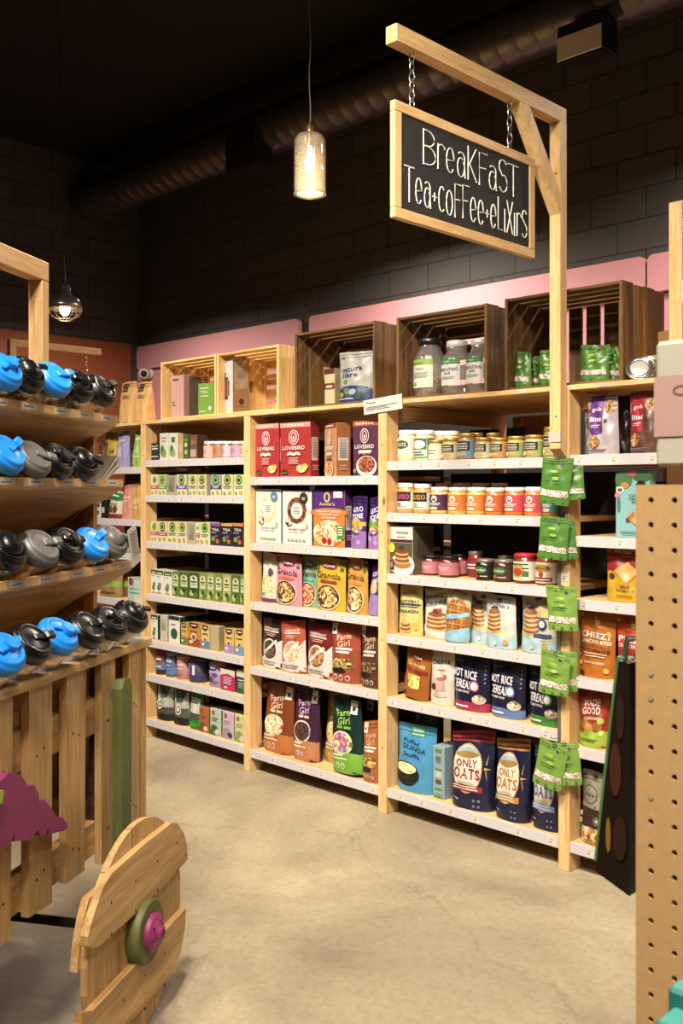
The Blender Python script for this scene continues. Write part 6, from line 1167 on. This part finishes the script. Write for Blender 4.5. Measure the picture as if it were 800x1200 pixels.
# steel rings and opened carton on the right bay top
x, z, t = onY(745, 440, YF + .02)
st = tag(empty('jar_lid_ring', (x, YF + .045, ZTOP + .047), (R_(62), R_(0), R_(28))), 'steel jar ring leaning on the opened carton, front of two', 'jar ring', 'steel jar rings leaning on the carton')
sm = plain('#9a938a', .25, .9)
MB().tube([(.048 * math.cos(k * .2618), .048 * math.sin(k * .2618), 0) for k in range(24)], .005, sm, 8, closed=True).lathe([(.044, -.004), (.047, .006), (.038, .007), (.034, .004)], sm, 28, cap=False).build('ring_band', st)
MB().lathe([(.037, .0), (.034, .003), (.001, .003)], plain('#c9c2b4', .35, .4), 24, cap=False).build('inner_disc', st)
s2 = dup(st); s2.location.y += .020; s2.location.x += .012; s2.location.z += .006; s2['label'] = 'steel jar ring behind the front ring, against the carton'
xa = onY(731, 420, YF + .05)[0]
oc = tag(empty('opened_carton', (xa + .0, YF + .11, ZTOP + .001)), 'opened brown cardboard carton with raised flap on the right bay', 'carton')
cm = bumped('#a67c48', .7, 30, .1, kind='cardboard', vary=.06)
MB().box(0, .30, 0, .22, 0, .10, cm, .002).build('carton_body', oc)
m = MB(); m.prism([(.0, .0), (.30, .0), (.30, .155), (.0, .115)], -.002, .002, 1, cm); m.xf(Matrix.Translation((0, .20, .10)) @ Matrix.Rotation(R_(8), 4, 'X')); m.build('carton_flap', oc)
m = MB(); m.box(0, .004, -.08, .0, 0, .07, cm); m.xf(Matrix.Translation((-.0, .0, .0)) @ Matrix.Rotation(R_(-14), 4, 'Y')); m.build('carton_flap', oc)
# kraft bags on the far left top
for k, (u0, u1, lab) in enumerate(((136, 153, 'kraft paper bag on the far left top board, left of two'), (153.6, 170, 'kraft paper bag on the far left top board, right of two'))):
    Yf = YF + .10; xa, xb = onY(u0, 450, Yf)[0], onY(u1, 450, Yf)[0]; hh = onY(u0, 448.5, Yf)[1] - ZTOP
    r = tag(empty('kraft_bag', ((xa + xb) / 2, Yf + .05, ZTOP + .001)), lab, 'paper bag', 'kraft bags on the far left top board')
    make_pouch(r, xb - xa, hh, .10, bumped('#c79c62', .6, 26, .6, .006, 'kraft_paper', .06), [Rc(.16, .76, .56, .96, '#3a3026'), Rc(.2, .80, .5, .82, '#c79c62')] + Ln(.5, .66, .5, 3, .012, '#7a5c38', 2.4) + [Rc(.08, .02, .3, .06, '#3a3026'), Rc(.5, .02, .8, .06, '#3a3026')], seed=k + 3, sq=6, seal='#b88c54')
# white card at the joint of cereal and middle bay
x0, z0, _ = onY(447.5, 474, YF - .030)
cd = tag(empty('shelf_card', (x0, YF - .026, z0), (0, R_(-4), 0)), 'white printed card fixed to the top board between cereal and middle bays', 'card')
wc = onY(470, 474, YF - .03)[0] - onY(425, 474, YF - .03)[0]; hc = .068
m = MB().box(-wc / 2, wc / 2, -.0008, .0008, -hc / 2, hc / 2, card('#e3ddd2')); paint(m, [Rc(.07, .34, .62, .39, '#8a847c'), Rc(.07, .24, .7, .28, '#8a847c'), Rc(.07, .44, .88, .48, '#8a847c'), Rc(.14, .72, .32, .77, '#8a847c'), Pg([(.07, .84), (.11, .84), (.14, .70)], '#2a2624')], wc, hc, lambda x, z, o: (x, -.0009 - o, z - hc / 2)); m.build('card_sheet', cd)
# green pouches hanging down the sign post
YH = 3.255
zh = [((636, 672, 536, 592), (658, 684, 545, 587), 6, -7), ((631, 668, 606, 655), (653, 675, 610, 656), 3, -4), ((641, 676, 684, 737), None, -2, 0), ((635, 668, 762, 812), (655, 673, 764, 810), 4, -3), ((630, 672, 866, 921), (655, 681, 868, 918), 13, -5)]
pn = ['topmost', 'second', 'third', 'fourth', 'lowest']
for k, (a, b_, r1, r2) in enumerate(zh):
    for q, bx in enumerate((b_, a)):
        if bx is None: continue
        Yq = YH + (.034 if q == 0 else 0) - (.0 if k == 0 else 0)
        if k: Yq += .025
        x0, zt_, _ = onY(bx[0], bx[2], Yq); x1 = onY(bx[1], bx[2], Yq)[0]; zb_ = onY(bx[0], bx[3], Yq)[1]
        rot = r1 if q else r2; w_ = .122; h_ = (zt_ - zb_) * .99
        xc = (x0 + x1) / 2
        piv = empty('snack_pouch', (xc, Yq, zt_ - h_), (0, 0, 0))
        xc = xc if q else xc - .028; M = Matrix.Translation((xc, Yq, zt_)) @ Matrix.Rotation(R_(rot), 4, 'Y') @ Matrix.Rotation(R_(14 if q else 28), 4, 'Z') @ Matrix.Translation((0, 0, -h_))
        piv.matrix_world = M
        make_pouch(piv, w_, h_, .024, GP if k < 2 else '#7ca83a', green_art(k), seed=k * 3 + q)
        MB().lathe([(.006, 0), (.0085, .001), (.006, .002)], plain('#20340f', .5), 10, cap=False).xf(Matrix.Translation((0, -.004, h_ * .955)) @ Matrix.Rotation(R_(90), 4, 'X')).build('hang_hole', piv)
        if b_ is None: lab = f'single green snack pouch hanging on the sign post, {pn[k]}'
        else: lab = f'green snack pouch hanging on the sign post, {"front" if q else "rear"} one of the {pn[k]} pair'
        tag(piv, lab, 'pouch', 'green pouches hanging down the sign post')
# clip strip carrying the hanging pouches
cs = tag(empty('clip_strip', (-2.094, 3.318, .0)), 'thin metal clip strip running down the shelf post behind green pouches', 'clip strip')
MB().box(-.006, .006, .010, .0125, .45, 1.60, plain('#8a857c', .35, .7)).build('strip', cs)
for k, (a, b_, r1, r2) in enumerate(zh):
    z = onY(655, a[2], YH)[1] - .008
    MB().tube([(0, .011, z - .01), (0, -.02, z - .008), (0, -.068 + (0 if k == 0 else .022), z), (0, -.070 + (0 if k == 0 else .022), z + .008)], .0014, plain('#9a948a', .3, .8), 6).build('hook', cs)
for k, v in enumerate((603, 677, 545)):
    x, z, _ = onY(659, v, YF - .022)
    if k < 2:
        o = tag(empty('price_ticket', (PX[4] + .006, YF - .0208, z)), f'small white price ticket on the sign post, {["upper", "lower"][k]} one', 'price ticket', 'price tickets on the sign post')
        m = MB().box(-.016, .016, -.0006, 0, -.014, .014, ink('#d9d2c6')); m.box(-.012, .010, -.0009, -.0006, .004, .007, ink('#7a7268')); m.box(-.012, .002, -.0009, -.0006, -.008, .0, ink('#7a7268')); m.build('ticket_sheet', o)
# dark stock on the opposite side of the double rack, seen through the gaps
rs = random.Random(8)
for b in (3, 4):
    zs = LEV[b][0] if b == 3 else LEV[b][1]
    x = PX[b] + .06; k = 0
    while x < PX[b + 1] - (.12 if b == 4 else .55):
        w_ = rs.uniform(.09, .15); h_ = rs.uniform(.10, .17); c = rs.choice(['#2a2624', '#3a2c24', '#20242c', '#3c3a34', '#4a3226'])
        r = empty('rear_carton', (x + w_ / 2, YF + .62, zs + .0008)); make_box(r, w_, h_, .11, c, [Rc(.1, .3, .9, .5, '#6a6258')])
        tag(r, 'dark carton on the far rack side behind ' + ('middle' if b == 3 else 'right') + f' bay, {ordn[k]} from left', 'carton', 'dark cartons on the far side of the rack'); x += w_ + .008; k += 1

xa, xb = onY(600, 490, 4.20)[0], onY(662, 490, 4.20)[0]
rc = tag(empty('slatted_crate', ((xa + xb) / 2, 4.20, LEV[3][0] + .001)), 'pale slatted crate on the far rack side above the tahini jars', 'crate')
cwm = cratewood(2); L = xb - xa
for k in range(5): MB().box(-L / 2 + k * L / 5 + .003, -L / 2 + (k + 1) * L / 5 - .003, 0, .01, .0, .245, cwm, .001).build('slat', rc)
MB().box(-L / 2, L / 2, .011, .02, .03, .07, cratewood(0)).build('rail', rc)
MB().box(-L / 2, L / 2, .011, .02, .18, .22, cratewood(0)).build('rail', rc)
# ------------------------------------------------------------------ labels that came out equal get their place in the row
for lab, obs in LABS.items():
    if len(obs) > 1 and not lab.startswith('same'):
        obs.sort(key=lambda o: o.location.x)
        for k, o in enumerate(obs): o['label'] = lab.replace(',', f' {ordn[k]} from left,', 1)
